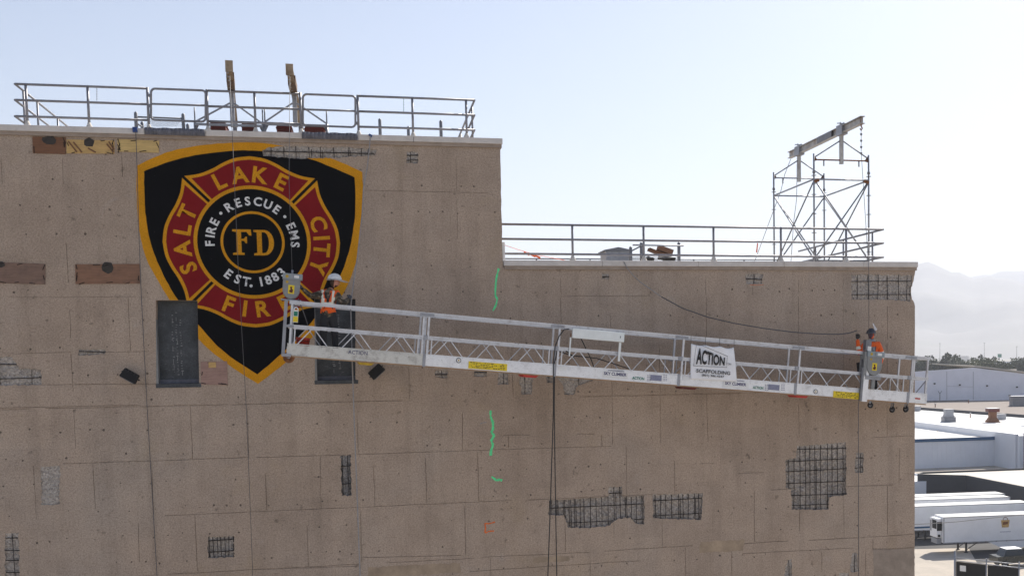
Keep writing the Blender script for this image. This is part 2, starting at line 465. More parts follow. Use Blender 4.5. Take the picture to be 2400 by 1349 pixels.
# name, outline, depth, number of upright bars, number of level bars, label
SPALLS = [
    ([(617, 366), (700, 372), (800, 369), (880, 364), (884, 352), (820, 344), (760, 345), (690, 342), (632, 345), (615, 352)], 0.055, 9, 1, 'long spalled strip with rebar along the top of the emblem'),
    ([(953, 382), (979, 383), (979, 356), (954, 355)], 0.05, 1, 2, 'small square spall right of the emblem under the coping'),
    ([(184, 832), (246, 829), (247, 817), (184, 818)], 0.06, 0, 1, 'short horizontal slot left of the steel panel'),
    ([(-20, 903), (97, 901), (97, 866), (45, 862), (28, 836), (-20, 836)], 0.045, 2, 2, 'spalled patch with crossed bars at the left edge'),
    ([(97, 1183), (139, 1180), (141, 1090), (96, 1092)], 0.035, 0, 0, 'tall rough patch without bars at the lower left'),
    ([(12, 1352), (45, 1352), (44, 1247), (12, 1249)], 0.06, 1, 4, 'tall slot with ladder of bars at the bottom left'),
    ([(487, 1307), (549, 1304), (547, 1254), (487, 1258)], 0.10, 7, 2, 'small square rebar grid below the emblem'),
    ([(801, 1161), (823, 1160), (822, 1065), (798, 1067)], 0.08, 2, 2, 'narrow upright slot below the left worker'),
    ([(1020, 884), (1049, 884), (1049, 868), (1020, 868)], 0.04, 1, 1, None),
    ([(1111, 882), (1141, 882), (1139, 862), (1110, 862)], 0.04, 0, 1, None),
    ([(1166, 901), (1192, 900), (1191, 868), (1168, 868)], 0.04, 1, 0, None),
    ([(1222, 924), (1247, 923), (1250, 880), (1216, 880)], 0.045, 1, 0, None),
    ([(1281, 896), (1298, 896), (1298, 876), (1279, 876)], 0.04, 1, 0, None),
    ([(1324, 925), (1345, 924), (1350, 906), (1392, 890), (1370, 880), (1304, 880), (1318, 902)], 0.045, 1, 0, None),
    ([(1286, 1206), (1322, 1206), (1332, 1236), (1380, 1236), (1428, 1231), (1448, 1214), (1478, 1212), (1490, 1226), (1511, 1228), (1510, 1160), (1459, 1163), (1458, 1140), (1427, 1140), (1426, 1163), (1286, 1172)], 0.10, 17, 3, 'wide stepped rebar patch in the lower middle'),
    ([(1531, 1213), (1644, 1217), (1647, 1155), (1530, 1158)], 0.10, 9, 2, 'rectangular rebar patch right of the stepped one'),
    ([(1856, 1193), (1942, 1193), (1943, 1164), (1984, 1159), (1983, 1036), (1867, 1044), (1866, 1072), (1841, 1076), (1842, 1143), (1855, 1144)], 0.10, 11, 6, 'large stepped rebar patch near the right corner'),
    ([(2003, 1107), (2023, 1106), (2024, 1060), (2006, 1061)], 0.05, 1, 2, 'narrow spall beside the right hoist rope'),
    ([(1410, 654), (1427, 655), (1428, 640), (1410, 640)], 0.04, 0, 1, 'tiny spall under the low coping'),
    ([(1747, 664), (1786, 664), (1788, 641), (1747, 641)], 0.045, 1, 1, 'small spall with orange mark under the low coping'),
    ([(1996, 701), (2090, 702), (2134, 706), (2134, 674), (2138, 668), (2138, 644), (1995, 643)], 0.05, 6, 2, 'spalled corner with crossed bars under the low coping'),
    ([(1836, 1352), (1856, 1352), (1856, 1308), (1846, 1312)], 0.04, 1, 0, None),
    ([(1992, 1340), (2012, 1338), (2008, 1294), (1996, 1296)], 0.035, 1, 0, None),
    ([(1966, 1352), (1990, 1352), (1990, 1340), (1966, 1341)], 0.035, 0, 0, None),
]
LIFTS = [26.10, 24.85, 23.60, 22.36, 21.10, 19.84, 18.56, 17.18, 15.9, 14.6]
rj = random.Random(3)
GROOVES = []
def groove(x0, z0, x1, z1, w):
    n = max(1, int(math.hypot(x1 - x0, z1 - z0) / 0.35)); pts = []
    for k in range(n + 1):
        t = k / n
        pts.append((x0 + (x1 - x0) * t, z0 + (z1 - z0) * t, rj.uniform(-0.006, 0.006), w * rj.uniform(0.55, 1.25)))
    hor = abs(x1 - x0) > abs(z1 - z0)
    a = [(p[0], p[1] + p[2] - p[3] / 2) if hor else (p[0] + p[2] - p[3] / 2, p[1]) for p in pts]
    b = [(p[0], p[1] + p[2] + p[3] / 2) if hor else (p[0] + p[2] + p[3] / 2, p[1]) for p in pts]
    GROOVES.append(a + b[::-1] if hor else (a[::-1] + b)[::1])
for zi, z in enumerate(LIFTS):
    x = XL
    while x < XR - 0.4:
        L = rj.uniform(1.0, 4.5); x2 = min(x + L, XR - 0.03)
        xmax = XS if z > ZL - 0.1 else XR
        if x2 < xmax and rj.random() < (0.85 if z < 21.5 else 0.5):
            groove(max(x, XL + 0.1), z + rj.uniform(-0.008, 0.008), x2, z + rj.uniform(-0.012, 0.012), rj.uniform(0.014, 0.026) if z < 21.5 else rj.uniform(0.006, 0.012))
        x = x2 + rj.uniform(0.02, 0.7)
edges = [ZT - 0.25] + LIFTS
for bi in range(len(edges) - 1):
    z1, z0 = edges[bi], edges[bi + 1]
    st = (-7.67 if bi < 5 else -7.67 + (0.0, 0.35, 0.0, 0.62, 0.2)[(bi - 5) % 5])
    for k in range(-4, 19):
        x = st + 1.252 * k
        if x < XL + 0.2 or x > XR - 0.25: continue
        if x > XS - 0.1 and z1 > ZL - 0.2:
            if z0 > ZL - 0.5: continue
            zz1 = ZL - 0.25
        else: zz1 = z1
        if rj.random() < (0.62 if bi >= 4 else 0.7):
            a = zz1 - 0.03 - (rj.uniform(0, 0.4) if rj.random() < 0.3 else 0); b_ = z0 + 0.03 + (rj.uniform(0, 0.4) if rj.random() < 0.3 else 0)
            groove(x + rj.uniform(-0.01, 0.01), b_, x + rj.uniform(-0.01, 0.01), a, rj.uniform(0.008, 0.016) if bi >= 4 else rj.uniform(0.005, 0.012))
for (x0, y0, x1, y1) in ((40, 901, 365, 899), (0, 955, 330, 948), (600, 1333, 850, 1325), (850, 1305, 1080, 1300), (1100, 1338, 1250, 1328), (1220, 1330, 1500, 1312), (1740, 1296, 2000, 1283), (2046, 1286, 2143, 1282), (1410, 1018, 1410, 1043), (1354, 1016, 1392, 1016), (1640, 1085, 1676, 1085), (1240, 1019, 1226, 1019), (1180, 1019, 1240, 1018), (1192, 1020, 1192, 1048), (2046, 1262, 2046, 1286), (2120, 1108, 2143, 1112), (1730, 1108, 1790, 1106)):
    p, q = W(x0, y0), W(x1, y1)
    if p.x > q.x and abs(p.x - q.x) > abs(p.z - q.z): p, q = q, p
    if abs(p.x - q.x) < abs(p.z - q.z) and p.z > q.z: p, q = q, p
    groove(p.x, p.z, q.x, q.z, 0.019)

spall_polys = [ragged(pxpoly(s[0]), 0.04, 0.018, rj) for s in SPALLS]
for i in (20,):                              # keep the corner spall inside the wall
    spall_polys[i] = [(min(x, XR - 0.09), z) for x, z in spall_polys[i]]

# emblem geometry (metres on the wall), needed here so that tie holes stay off it
EC = W(592.5, 567.5); ES = 0.00452
def em(dx, dy): return (EC.x + dx * ES, EC.z + dy * ES)
def zpx(zx, zy):                             # point given in the 2.2483x enlarged crop
    p = W(300 + zx / 2.2483, 320 + zy / 2.2483); return (p.x, p.z)
def smooth_line(pts, n=5):
    out = []
    for i in range(len(pts) - 1):
        p0 = pts[max(i - 1, 0)]; p1 = pts[i]; p2 = pts[i + 1]; p3 = pts[min(i + 2, len(pts) - 1)]
        for k in range(n):
            t = k / n
            out.append(tuple(0.5 * (2 * p1[j] + (p2[j] - p0[j]) * t + (2 * p0[j] - 5 * p1[j] + 4 * p2[j] - p3[j]) * t * t + (3 * p1[j] - p0[j] - 3 * p2[j] + p3[j]) * t ** 3) for j in (0, 1)))
    return out + [pts[-1]]
def shield(inset):
    if inset == 0:
        top = [(48, 152), (200, 85), (350, 52), (500, 35), (640, 31), (780, 44), (920, 72), (1085, 120), (1235, 187)]
        right = [(1235, 187), (1240, 330), (1226, 520), (1190, 700), (1125, 845), (1030, 990), (920, 1110), (800, 1215), (685, 1302)]
        left = [(685, 1302), (520, 1195), (375, 1070), (290, 960), (215, 855), (150, 745), (100, 650), (68, 540), (50, 400), (45, 250), (48, 152)]
    else:
        top = [(85, 183), (210, 135), (350, 100), (540, 77), (660, 74), (780, 84), (935, 112), (1070, 160), (1195, 215)]
        right = [(1195, 215), (1197, 400), (1180, 530), (1148, 660), (1085, 800), (990, 945), (890, 1065), (790, 1160), (681, 1252)]
        left = [(681, 1252), (500, 1128), (370, 990), (305, 915), (250, 840), (190, 735), (146, 635), (110, 520), (92, 400), (86, 290), (85, 183)]
    o = []
    for s in (top, right, left): o += smooth_line(s)[:-1]
    rw = random.Random(inset + 50)
    return [(q[0] + rw.uniform(-.006, .006), q[1] + rw.uniform(-.006, .006)) for q in [zpx(*p) for p in o]][::-1]
SHIELD_OUT, SHIELD_IN = shield(0), shield(1)

TIES = []
for i in range(-20, 72):
    for j in range(0, 21):
        if rj.random() < 0.42: continue
        x = -7.35 + 0.3125 * 2 * i * 0.5 + rj.uniform(-0.03, 0.03) + (0.1 if j % 2 else 0); z = 15.6 + 0.625 * j + rj.uniform(-0.05, 0.05)
        if i % 2 and rj.random() < 0.75: continue
        if not (XL + 0.3 < x < XR - 0.15) or z > (ZT if x < XS - 0.1 else ZL) - 0.4: continue
        r = rj.uniform(0.012, 0.027)
        if inside((x, z), SHIELD_OUT): continue
        if any(inside((x + a, z + b), p) for p in spall_polys + WINDOWS for a, b in ((0, 0), (.05, 0), (-.05, 0), (0, .05), (0, -.05))): continue
        TIES.append([(x + r * math.cos(a * math.pi / 3) * rj.uniform(.8, 1.2), z + r * math.sin(a * math.pi / 3) * rj.uniform(.8, 1.3)) for a in range(6)])

def zdepth(x, z, d):
    return d * (0.78 + 0.75 * (mnoise.noise(Vector((x * 7, z * 7, d * 30))) * 0.6 + mnoise.noise(Vector((x * 22, z * 22, 3.1))) * 0.45))

notch = [(XR, ZL - 0.10), (XR - 0.010, ZL - 0.16), (XR - 0.035, ZL - 0.24), (XR - 0.045, ZL - 0.33), (XR - 0.075, ZL - 0.40), (XR - 0.085, ZL - 0.47), (XR - 0.115, ZL - 0.50), (XR - 0.118, ZL - 0.66), (XR - 0.095, ZL - 0.78), (XR - 0.09, ZL - 0.82), (XR - 0.05, ZL - 0.86), (XR - 0.02, ZL - 0.93), (XR, ZL - 1.02)]
right_edge = []
zz = ZL - 1.02
while zz > 12:
    right_edge.append((XR - abs(rj.gauss(0, 0.006)), zz)); zz -= rj.uniform(0.15, 0.5)
step_edge = [(XS, ZL)]
zz = ZL + 0.3
while zz < ZT - 0.2:
    step_edge.append((XS - abs(rj.gauss(0, 0.009)), zz)); zz += rj.uniform(0.08, 0.3)
outer = [(XL, 0.0), (XR, 0.0)] + [p for p in right_edge[::-1]] + notch[::-1] + [(XR, ZL)] + step_edge + [(XS, ZT), (XL, ZT)]

bld = root('concrete_building', (0.7, 0, 0), 'tall tan concrete building with stepped roof line, broken patches and painted emblem', 'building')

def cut_wall():
    regs = [ccw(r) for r in [outer] + WINDOWS + spall_polys + TIES + GROOVES]
    nW, nS, nT = len(WINDOWS), len(spall_polys), len(TIES)
    verts = []; faces = []
    for r in regs:
        b = len(verts); verts += [Vector(p) for p in r]; faces.append(list(range(b, b + len(r))))
    for p, s in zip(spall_polys, SPALLS):
        xs = [q[0] for q in p]; zs = [q[1] for q in p]
        x = min(xs)
        while x < max(xs):
            z = min(zs)
            while z < max(zs):
                q = (x + rj.uniform(-.02, .02), z + rj.uniform(-.02, .02))
                if inside(q, p): verts.append(Vector(q))
                z += 0.062
            x += 0.062
    V, Ed, F, ov, oe, of = delaunay_2d_cdt(verts, [], faces, 1, 1e-5)
    ZB = [(min(q[1] for q in p), max(q[1] for q in p)) for p in spall_polys]
    # depth class of every triangle
    cls = []
    for s in of:
        s = set(s)
        c = None
        w = [k for k in s if 1 <= k <= nW]
        sp = [k for k in s if nW < k <= nW + nS]
        t = [k for k in s if nW + nS < k <= nW + nS + nT]
        g = [k for k in s if k > nW + nS + nT]
        if 0 not in s: c = ('x', 0)
        elif w: c = ('w', w[0] - 1)
        elif sp: c = ('s', sp[0] - 1 - nW)
        elif t: c = ('t', 0)
        elif g: c = ('g', 0)
        else: c = ('f', 0)
        cls.append(c)
    def dep(c, i):
        x, z = V[i]
        if c[0] == 'w': return 0.30
        if c[0] == 's':
            zs = ZB[c[1]]; t = (zs[1] - z) / max(zs[1] - zs[0], 1e-6)
            return max(0.004, zdepth(x, z, SPALLS[c[1]][1]) * (0.30 + 0.78 * min(1.0, t * (2.6 if zs[1] - zs[0] > .35 else 1.6))))
        if c[0] == 't': return 0.020
        if c[0] == 'g': return 0.020
        return 0.0
    mbs = {}
    vid = {}
    def vert(key, i, d):
        mb = mbs.setdefault(key, MB())
        k = (key, i, round(d, 5))
        if k not in vid:
            vid[k] = len(mb.v); mb.v.append(Vector((V[i][0], d, V[i][1])))
        return vid[k]
    emap = {}
    for fi, f in enumerate(F):
        c = cls[fi]
        if c[0] == 'x': continue
        if c[0] != 'w':
            mbs.setdefault(c, MB()).face([vert(c, i, dep(c, i)) for i in f])
        for a in range(3):
            e = tuple(sorted((f[a], f[(a + 1) % 3]))); emap.setdefault(e, []).append((c, f[a], f[(a + 1) % 3]))
    for e, l in emap.items():
        if len(l) == 2 and l[0][0] != l[1][0]:
            order = {'w': 3, 's': 2, 't': 1.5, 'g': 1, 'f': 0}
            l = sorted(l, key=lambda q: order[q[0][0]])
            hi, lo = l[0], l[1]               # hi: nearer the surface
            key = lo[0] if lo[0][0] != 'w' else ('f', 0)
            a, b = lo[1], lo[2]
            da1, db1 = dep(hi[0], a), dep(hi[0], b); da2, db2 = dep(lo[0], a), dep(lo[0], b)
            mbs.setdefault(key, MB()).face([vert(key, b, db2), vert(key, a, da2), vert(key, a, da1), vert(key, b, db1)])
    out = []
    w = mbs[('f', 0)]
    # ends of the face sheet return 0.3 m into the building
    n = len(outer)
    for i in range(n):
        a, b = outer[i], outer[(i + 1) % n]
        if abs(a[1] - b[1]) < 1e-6 and abs(a[1]) < 1e-6: continue
        w.add([(a[0], 0, a[1]), (b[0], 0, b[1]), (b[0], 0.32, b[1]), (a[0], 0.32, a[1])], [(0, 1, 2, 3)])
    out.append(w.build('front_wall', M['wall'], bld, fix=False))
    if ('g', 0) in mbs: mbs[('g', 0)].build('form_joint', M['wall'], bld, fix=False)['kind'] = 'stuff'
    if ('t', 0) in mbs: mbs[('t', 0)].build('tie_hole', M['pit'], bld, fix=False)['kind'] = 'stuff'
    patches = []
    for i, s in enumerate(SPALLS):
        patches.append(mbs[('s', i)].build('spalled_patch', M['broken'] if i not in (4, 7) else M['broken_dark'] if i == 7 else M['broken'], bld, label=s[4], fix=False))
    return patches
PATCH = cut_wall()

# reinforcing bars showing in the broken-out places
for i, (pts, d, nv, nh, lab) in enumerate(SPALLS):
    poly = spall_polys[i]
    xs = [p[0] for p in poly]; zs = [p[1] for p in poly]
    x0, x1, z0, z1 = min(xs), max(xs), min(zs), max(zs)
    lines = []
    for k in range(nv):
        x = x0 + (x1 - x0) * (k + 0.5 + rj.uniform(-.22, .22)) / nv
        lines.append(((x, z0), (x + rj.uniform(-.02, .02), z1), 0.0080, d * 0.30))
        if nv >= 7 and rj.random() < 0.28:
            lines.append(((x + 0.05, z0), (x + 0.045, z1), 0.007, d * 0.62))
    for k in range(nh):
        z = z0 + (z1 - z0) * (k + 0.5 + rj.uniform(-.12, .12)) / nh
        sl = rj.uniform(-.012, .012)
        lines.append(((x0, z - sl), (x1, z + sl), 0.0105, d * 0.12))
    for (a, b, r, y) in lines:
        N = 70; run = []
        for k in range(N + 1):
            t = k / N; q = (a[0] + (b[0] - a[0]) * t, a[1] + (b[1] - a[1]) * t)
            ok = inside(q, poly)
            if ok: run.append(q)
            if (not ok or k == N) and run:
                if len(run) > 4:
                    MB().tube([(run[0][0], y, run[0][1]), ((run[0][0] + run[-1][0]) / 2 + rj.uniform(-.004, .004), y - 0.004, (run[0][1] + run[-1][1]) / 2), (run[-1][0], y, run[-1][1])], r * rj.uniform(0.85, 1.15), 6).build('rebar', M['rebar'], PATCH[i])
                run = []

# patches of later render and mortar on the face
M['mortar'] = simple('grey_repair_mortar', (0.33, 0.27, 0.22), 0.93, 0, 0.22, 3, 0.5, bscale=30)
M['ochre'] = simple('ochre_repair_mortar', (0.385, 0.295, 0.21), 0.93, 0, 0.25, 3, 0.5, bscale=30)
for pl, mt in (([(2048, 1352), (2143, 1352), (2143, 1284), (2046, 1287)], 'mortar'), ([(1640, 1295), (1742, 1288), (1744, 1263), (1642, 1269)], 'ochre'), ([(860, 1352), (1080, 1340), (1078, 1318), (862, 1328)], 'ochre'), ([(1250, 1318), (1335, 1313), (1334, 1300), (1250, 1305)], 'ochre')):
    q = ragged(pxpoly(pl), 0.06, 0.02, rj)
    MB().add([(x, -0.0025, z) for x, z in q], [tuple(range(len(q)))]).build('repair_patch', M[mt], bld, fix=False)

# body of the building behind the front wall
m = MB().box(XR - 0.30, XR - 0.002, 0.325, DEPTH, 0, ZL); m.build('side_wall', M['wall'], bld)
MB().box(XL, XL + 0.3, 0.325, DEPTH, 0, ZT).build('side_wall', M['wall'], bld)
MB().box(XS - 0.3, XS - 0.003, 0.325, DEPTH, ZL - 0.4, ZT).build('step_wall', M['wall'], bld)
MB().box(XL + 0.31, XR - 0.31, DEPTH - 0.3, DEPTH - 0.002, 0, ZL - 0.45).build('rear_wall', M['wall'], bld)
MB().box(XL + 0.31, XS - 0.31, DEPTH - 0.3, DEPTH - 0.002, ZL - 0.4, ZT).build('rear_wall', M['wall'], bld)
MB().box(XL + 0.31, XS - 0.31, 0.33, DEPTH - 0.31, ZT - 0.40, ZT - 0.22).build('roof', M['roofing'], bld)
MB().box(XS + 0.01, XR - 0.31, 0.33, DEPTH - 0.31, ZL - 0.40, ZL - 0.18).build('roof', M['roofing'], bld)
# cornice lip and coping stones along both roof lines
TOPT, TOPL = 27.40, 24.475
MB().box(XL, XS + 0.03, -0.045, 0.36, ZT - 0.06, ZT + 0.022).build('cornice', M['cornice'], bld)
MB().box(XS + 0.035, XR + 0.03, -0.045, 0.36, ZL - 0.06, ZL + 0.022).build('cornice', M['cornice'], bld)
xs_ = [XL - 0.05, -9.2, W(340, 300).x, W(481, 300).x, W(708, 310).x, W(838, 315).x, 1.35, XS + 0.055]
for a, b in zip(xs_[:-1], xs_[1:]):
    o = MB().box(a + 0.004, b - 0.004, -0.075, 0.42, ZT + 0.024, TOPT)
    o = o.build('coping_stone', M['coping'], bld)
    bv = o.modifiers.new('edge', 'BEVEL'); bv.width = 0.012; bv.segments = 2
xs_ = [XS + 0.012, 5.9, 8.4, 10.7, W(2022, 615).x, XR + 0.055]
for a, b in zip(xs_[:-1], xs_[1:]):
    o = MB().box(a + 0.002, b - 0.002, -0.075, 0.42, ZL + 0.024, TOPL).build('coping_stone', M['coping'], bld)
    bv = o.modifiers.new('edge', 'BEVEL'); bv.width = 0.012; bv.segments = 2
for (a, b, lab) in ((340, 481, 'dark grey protective cover folded over the coping, left of the outrigger beams'), (708, 838, 'dark grey protective cover folded over the coping, right of the outrigger beams')):
    xa, xb = W(a, 300).x, W(b, 310).x
    mb = MB(); n = 14
    top = [(xa + (xb - xa) * k / n, -0.095, TOPT + 0.012 + .004 * math.sin(k * 1.7)) for k in range(n + 1)]
    bot = [(p[0], -0.098 + .003 * math.sin(k * .9), ZT + 0.012 + .004 * math.sin(k * 2.1)) for p in top]
    bak = [(p[0], 0.44, TOPT + 0.012) for p in top]
    for k in range(n):
        mb.add([bot[k], bot[k + 1], top[k + 1], top[k]], [(0, 1, 2, 3)], True); mb.add([top[k], top[k + 1], bak[k + 1], bak[k]], [(0, 1, 2, 3)], True)
    o = mb.build('coping_cover', M['cover'], None, loc=((xa + xb) / 2, 0.17, TOPT)); tag(o, lab, 'cover', 'dark covers folded over the tall coping')
    sm = o.modifiers.new('thick', 'SOLIDIFY'); sm.thickness = 0.006

# recessed steel panels in the two openings
for i, poly in enumerate(WINDOWS):
    xs = [p[0] for p in poly]; zs = [p[1] for p in poly]; x0, x1, z0, z1 = min(xs), max(xs), min(zs), max(zs)
    pan = MB().box(x0 - 0.03, x1 + 0.03, 0.232, 0.29, z0 - .03, z1 + .03).build('steel_panel', M['steelplate'], bld, label=('dark recessed steel panel left of the platform', 'dark recessed steel panel behind the left worker')[i])
    MB().box(x0 + 0.004, x0 + 0.055, 0.01, 0.231, z0 + 0.02, z1 - 0.004).build('jamb', M['hoist'], pan)
    mb = MB(); mb.box(x0 - 0.005, x1 + 0.005, -0.014, 0.22, z0 - 0.035, z0 + 0.055); mb.build('sill', M['steelplate'], pan)
    mb = MB(); mb.box(x0 + 0.06, x1 - 0.02, 0.19, 0.231, z0 + 0.06, z0 + 0.15); mb.build('lower_rail', M['cover'], pan)
    # vertical chalk-like marks scratched on the plate
    mk = MB(); r2 = random.Random(40 + i)
    for cxx in ((0.38, 0.47, 0.56) if i == 0 else (0.45, 0.58)):
        z = z1 - 0.2 - r2.random() * .3
        while z > z0 + 0.25:
            x = x0 + (x1 - x0) * cxx + r2.uniform(-.012, .012)
            if r2.random() < 0.75:
                w, h = r2.uniform(.02, .06), r2.uniform(.006, .018)
                if r2.random() < .2: w, h = .008, r2.uniform(.05, .14)
                mk.box(x - w / 2, x + w / 2, 0.2295, 0.2318, z - h / 2, z + h / 2)
            z -= r2.uniform(.03, .08)
    mk.build('chalk_mark', M['chalk'], pan)['kind'] = 'stuff'

# ------------------------------------------------------------------ painted emblem
emb = root('painted_emblem', (EC.x, -0.002, EC.z - 3.3), 'large painted fire department shield in gold, black and red on the concrete wall', 'emblem')
def arc(r, a0, a1, n=16):                     # angles clockwise from the top, degrees
    return [(r * math.sin(math.radians(a0 + (a1 - a0) * k / n)), r * math.cos(math.radians(a0 + (a1 - a0) * k / n))) for k in range(n + 1)]
def panel(inset):
    if inset == 0:
        h = [(321, 331), (250, 343), (185, 370), (130, 402), (70, 427), (0, 437)]; r = 287; e = 43.5
    else:
        h = [(287, 320), (236, 331), (180, 354), (124, 387), (66, 411), (0, 420)]; r = 288; e = 41.5
    right = smooth_line(h, 4)
    left = [(-x, y) for x, y in right[::-1]][1:]
    return right + left + arc(r, -e, e, 12)
def rotd(p, k):
    x, y = p
    for _ in range(k): x, y = y, -x
    return (x, y)
cut = [ragged(pxpoly(SPALLS[0][0]), 0.05, 0.012, random.Random(5))] + [[(x, z) for x, z in w] for w in WINDOWS]
cut[1] = [(x + (0.0 if x < -3.8 else 0.0), z - 0.05 if z < 22.3 else z) for x, z in cut[1]]
layers = [(SHIELD_OUT, 'gold'), (SHIELD_IN, 'ink')]
for k in range(4):
    layers.append(([em(*rotd(p, k)) for p in panel(0)], 'gold'))
    layers.append(([em(*rotd(p, k)) for p in panel(1)], 'crimson'))
for r, c in ((289, 'gold'), (271, 'ink'), (158, 'gold'), (145, 'ink')):
    layers.append(([em(*p) for p in arc(r, 0, 360, 64)[:-1]], c))
NAMES = ['shield_border', 'shield_field', 'panel_border', 'red_panel', 'panel_border', 'red_panel', 'panel_border', 'red_panel', 'panel_border', 'red_panel', 'ring', 'ring_field', 'inner_ring', 'inner_field']
def emblem_sheets():
    regs = [ccw(r) for r in [l[0] for l in layers] + cut]
    verts = []; faces = []
    for r in regs:
        b = len(verts); verts += [Vector(p) for p in r]; faces.append(list(range(b, b + len(r))))
    V, Ed, F, ov, oe, of = delaunay_2d_cdt(verts, [], faces, 1, 1e-5)
    mbs = [MB() for _ in layers]
    vid = {}
    for f, s in zip(F, of):
        if not s or max(s) >= len(layers): continue
        k = max(s); mb = mbs[k]; ids = []
        for i in f:
            if (k, i) not in vid:
                vid[(k, i)] = len(mb.v); mb.v.append(Vector((V[i][0], -0.003, V[i][1])))
            ids.append(vid[(k, i)])
        mb.face(ids)
    return [mb.build(n, M[l[1]], emb, fix=False) for mb, l, n in zip(mbs, layers, NAMES)]
SHEETS = emblem_sheets()

def text_mesh(s, size=1.0, bold=0.0, align='CENTER'):
    cu = bpy.data.curves.new('t', 'FONT'); cu.body = s; cu.size = size; cu.offset = bold; cu.align_x = align
    cu.resolution_u = 3
    o = bpy.data.objects.new('t', cu); COL.objects.link(o)
    dg = bpy.context.evaluated_depsgraph_get()
    me = bpy.data.meshes.new_from_object(o.evaluated_get(dg))
    bpy.data.objects.remove(o); bpy.data.curves.remove(cu)
    return me
def put_text(name, s, mat, parent, origin, ex, ey, cap, width=None, bold=0.02, center=True):
    """lettering lying in the plane spanned by ex (reading direction) and ey (up); cap = capital height in metres"""
    me = text_mesh(s, 1.0, bold)
    xs = [v.co.x for v in me.vertices]; ys = [v.co.y for v in me.vertices]
    x0, x1, y0, y1 = min(xs), max(xs), min(ys), max(ys)
    sy = cap / (y1 - y0); sx = sy if width is None else width / (x1 - x0)
    base = wloc(parent) if parent is not None else Vector((0, 0, 0))
    ex, ey, origin = Vector(ex).normalized(), Vector(ey).normalized(), Vector(origin)
    for v in me.vertices:
        a = (v.co.x - (x0 + x1) / 2) * sx; b = (v.co.y - (y0 + y1) / 2) * sy
        v.co = origin + ex * a + ey * b - base
    me.name = name; me.materials.clear(); me.materials.append(mat)
    o = link(name, me, parent, base)
    return o
def ring_char(ch, r, ang, cap, mat, parent, inward=False, width=None, bold=0.03):
    a = math.radians(ang)
    x, z = em(r * math.sin(a), r * math.cos(a))
    if not inward: ex, ey = (math.cos(a), 0, -math.sin(a)), (math.sin(a), 0, math.cos(a))
    else: ex, ey = (-math.cos(a), 0, math.sin(a)), (-math.sin(a), 0, -math.cos(a))
    return put_text('letter', ch, mat, parent, (x, -0.0062, z), ex, ey, cap * ES, None if width is None else width * ES, bold)
TOPP, RIGHTP, BOTP, LEFTP = SHEETS[3], SHEETS[5], SHEETS[7], SHEETS[9]
for ch, a in zip('LAKE', (-26.0, -8.8, 8.3, 26.3)): ring_char(ch, 345, a, 84, M['gold'], TOPP)
for ch, a in zip('SALT', (-112.5, -96, -79.5, -65.0)): ring_char(ch, 345, a, 84, M['gold'], LEFTP)
for ch, a in zip('CITY', (73.5, 86.0, 96.0, 111.0)): ring_char(ch, 345, a, 84, M['gold'], RIGHTP)
for ch, a in zip('FIRE', (202.0, 188.5, 173.5, 154.5)): ring_char(ch, 343, a, 84, M['gold'], BOTP, True)
RF = SHEETS[11]
for ch, a in zip('FIRE', (-92, -82.0, -72.8, -60.8)): ring_char(ch, 210, a, 46, M['letterwhite'], RF)
for ch, a in zip('RESCUE', (-31.5, -18, -5, 8.8, 22.8, 36.5)): ring_char(ch, 210, a, 46, M['letterwhite'], RF)
for ch, a in zip('EMS', (66.5, 79.5, 93.0)): ring_char(ch, 210, a, 46, M['letterwhite'], RF)
for ch, a in zip('EST', (217.5, 203.2, 190.8)): ring_char(ch, 205, a, 48, M['letterwhite'], RF, True)
for ch, a in zip('1883', (170.5, 160.2, 149.5, 138.0)): ring_char(ch, 205, a, 48, M['letterwhite'], RF, True)
for r, a in ((210, -46), (210, 51), (224, 184.2)):
    x, z = em(r * math.sin(math.radians(a)), r * math.cos(math.radians(a)))
    MB().add([(x + 8 * ES * math.cos(t * math.pi / 6), -0.0062, z + 8 * ES * math.sin(t * math.pi / 6)) for t in range(12)], [tuple(range(12))]).build('dot', M['letterwhite'], RF)
# the two slab-serif capitals in the middle
def flat(name, polys, mat, parent, ox, oy):
    mb = MB()
    for p in polys:
        q = [em(ox + x, oy + y) for x, y in p]
        mb.add([(x, -0.0062, z) for x, z in q], [tuple(range(len(q)))])
    return mb.build(name, mat, parent, fix=False)
IF = SHEETS[13]
flat('letter', [[(-47, -65), (10, -65), (10, -55), (-4, -52), (-4, 52), (-28, 52), (-28, -52), (-47, -55)], [(-47, 65), (-47, 55), (-28, 52), (-4, 52), (22, 53), (36, 34), (47, 34), (44, 65)],
               [(-4, 8), (10, 6), (17, -6), (24, -6), (24, 28), (17, 28), (10, 18), (-4, 17)], [(-4, 53), (20, 53), (34, 44), (36, 33), (30, 45), (16, 52), (-4, 52.5)]][:3], M['gold'], IF, -52, 0)
o_ = [(52 * math.sin(t) * 1.02, 0) for t in (0,)]
outerD = [(-48, 65), (5, 65)] + [(5 + 47 * math.sin(t * math.pi / 12), 65 * math.cos(t * math.pi / 12)) for t in range(1, 12)] + [(5, -65), (-48, -65), (-48, -55), (-32, -52), (-32, 52), (-48, 55)]
innerD = [(-8, 53), (4, 53)] + [(4 + 23 * math.sin(t * math.pi / 12), 53 * math.cos(t * math.pi / 12)) for t in range(1, 12)] + [(4, -53), (-8, -53)]
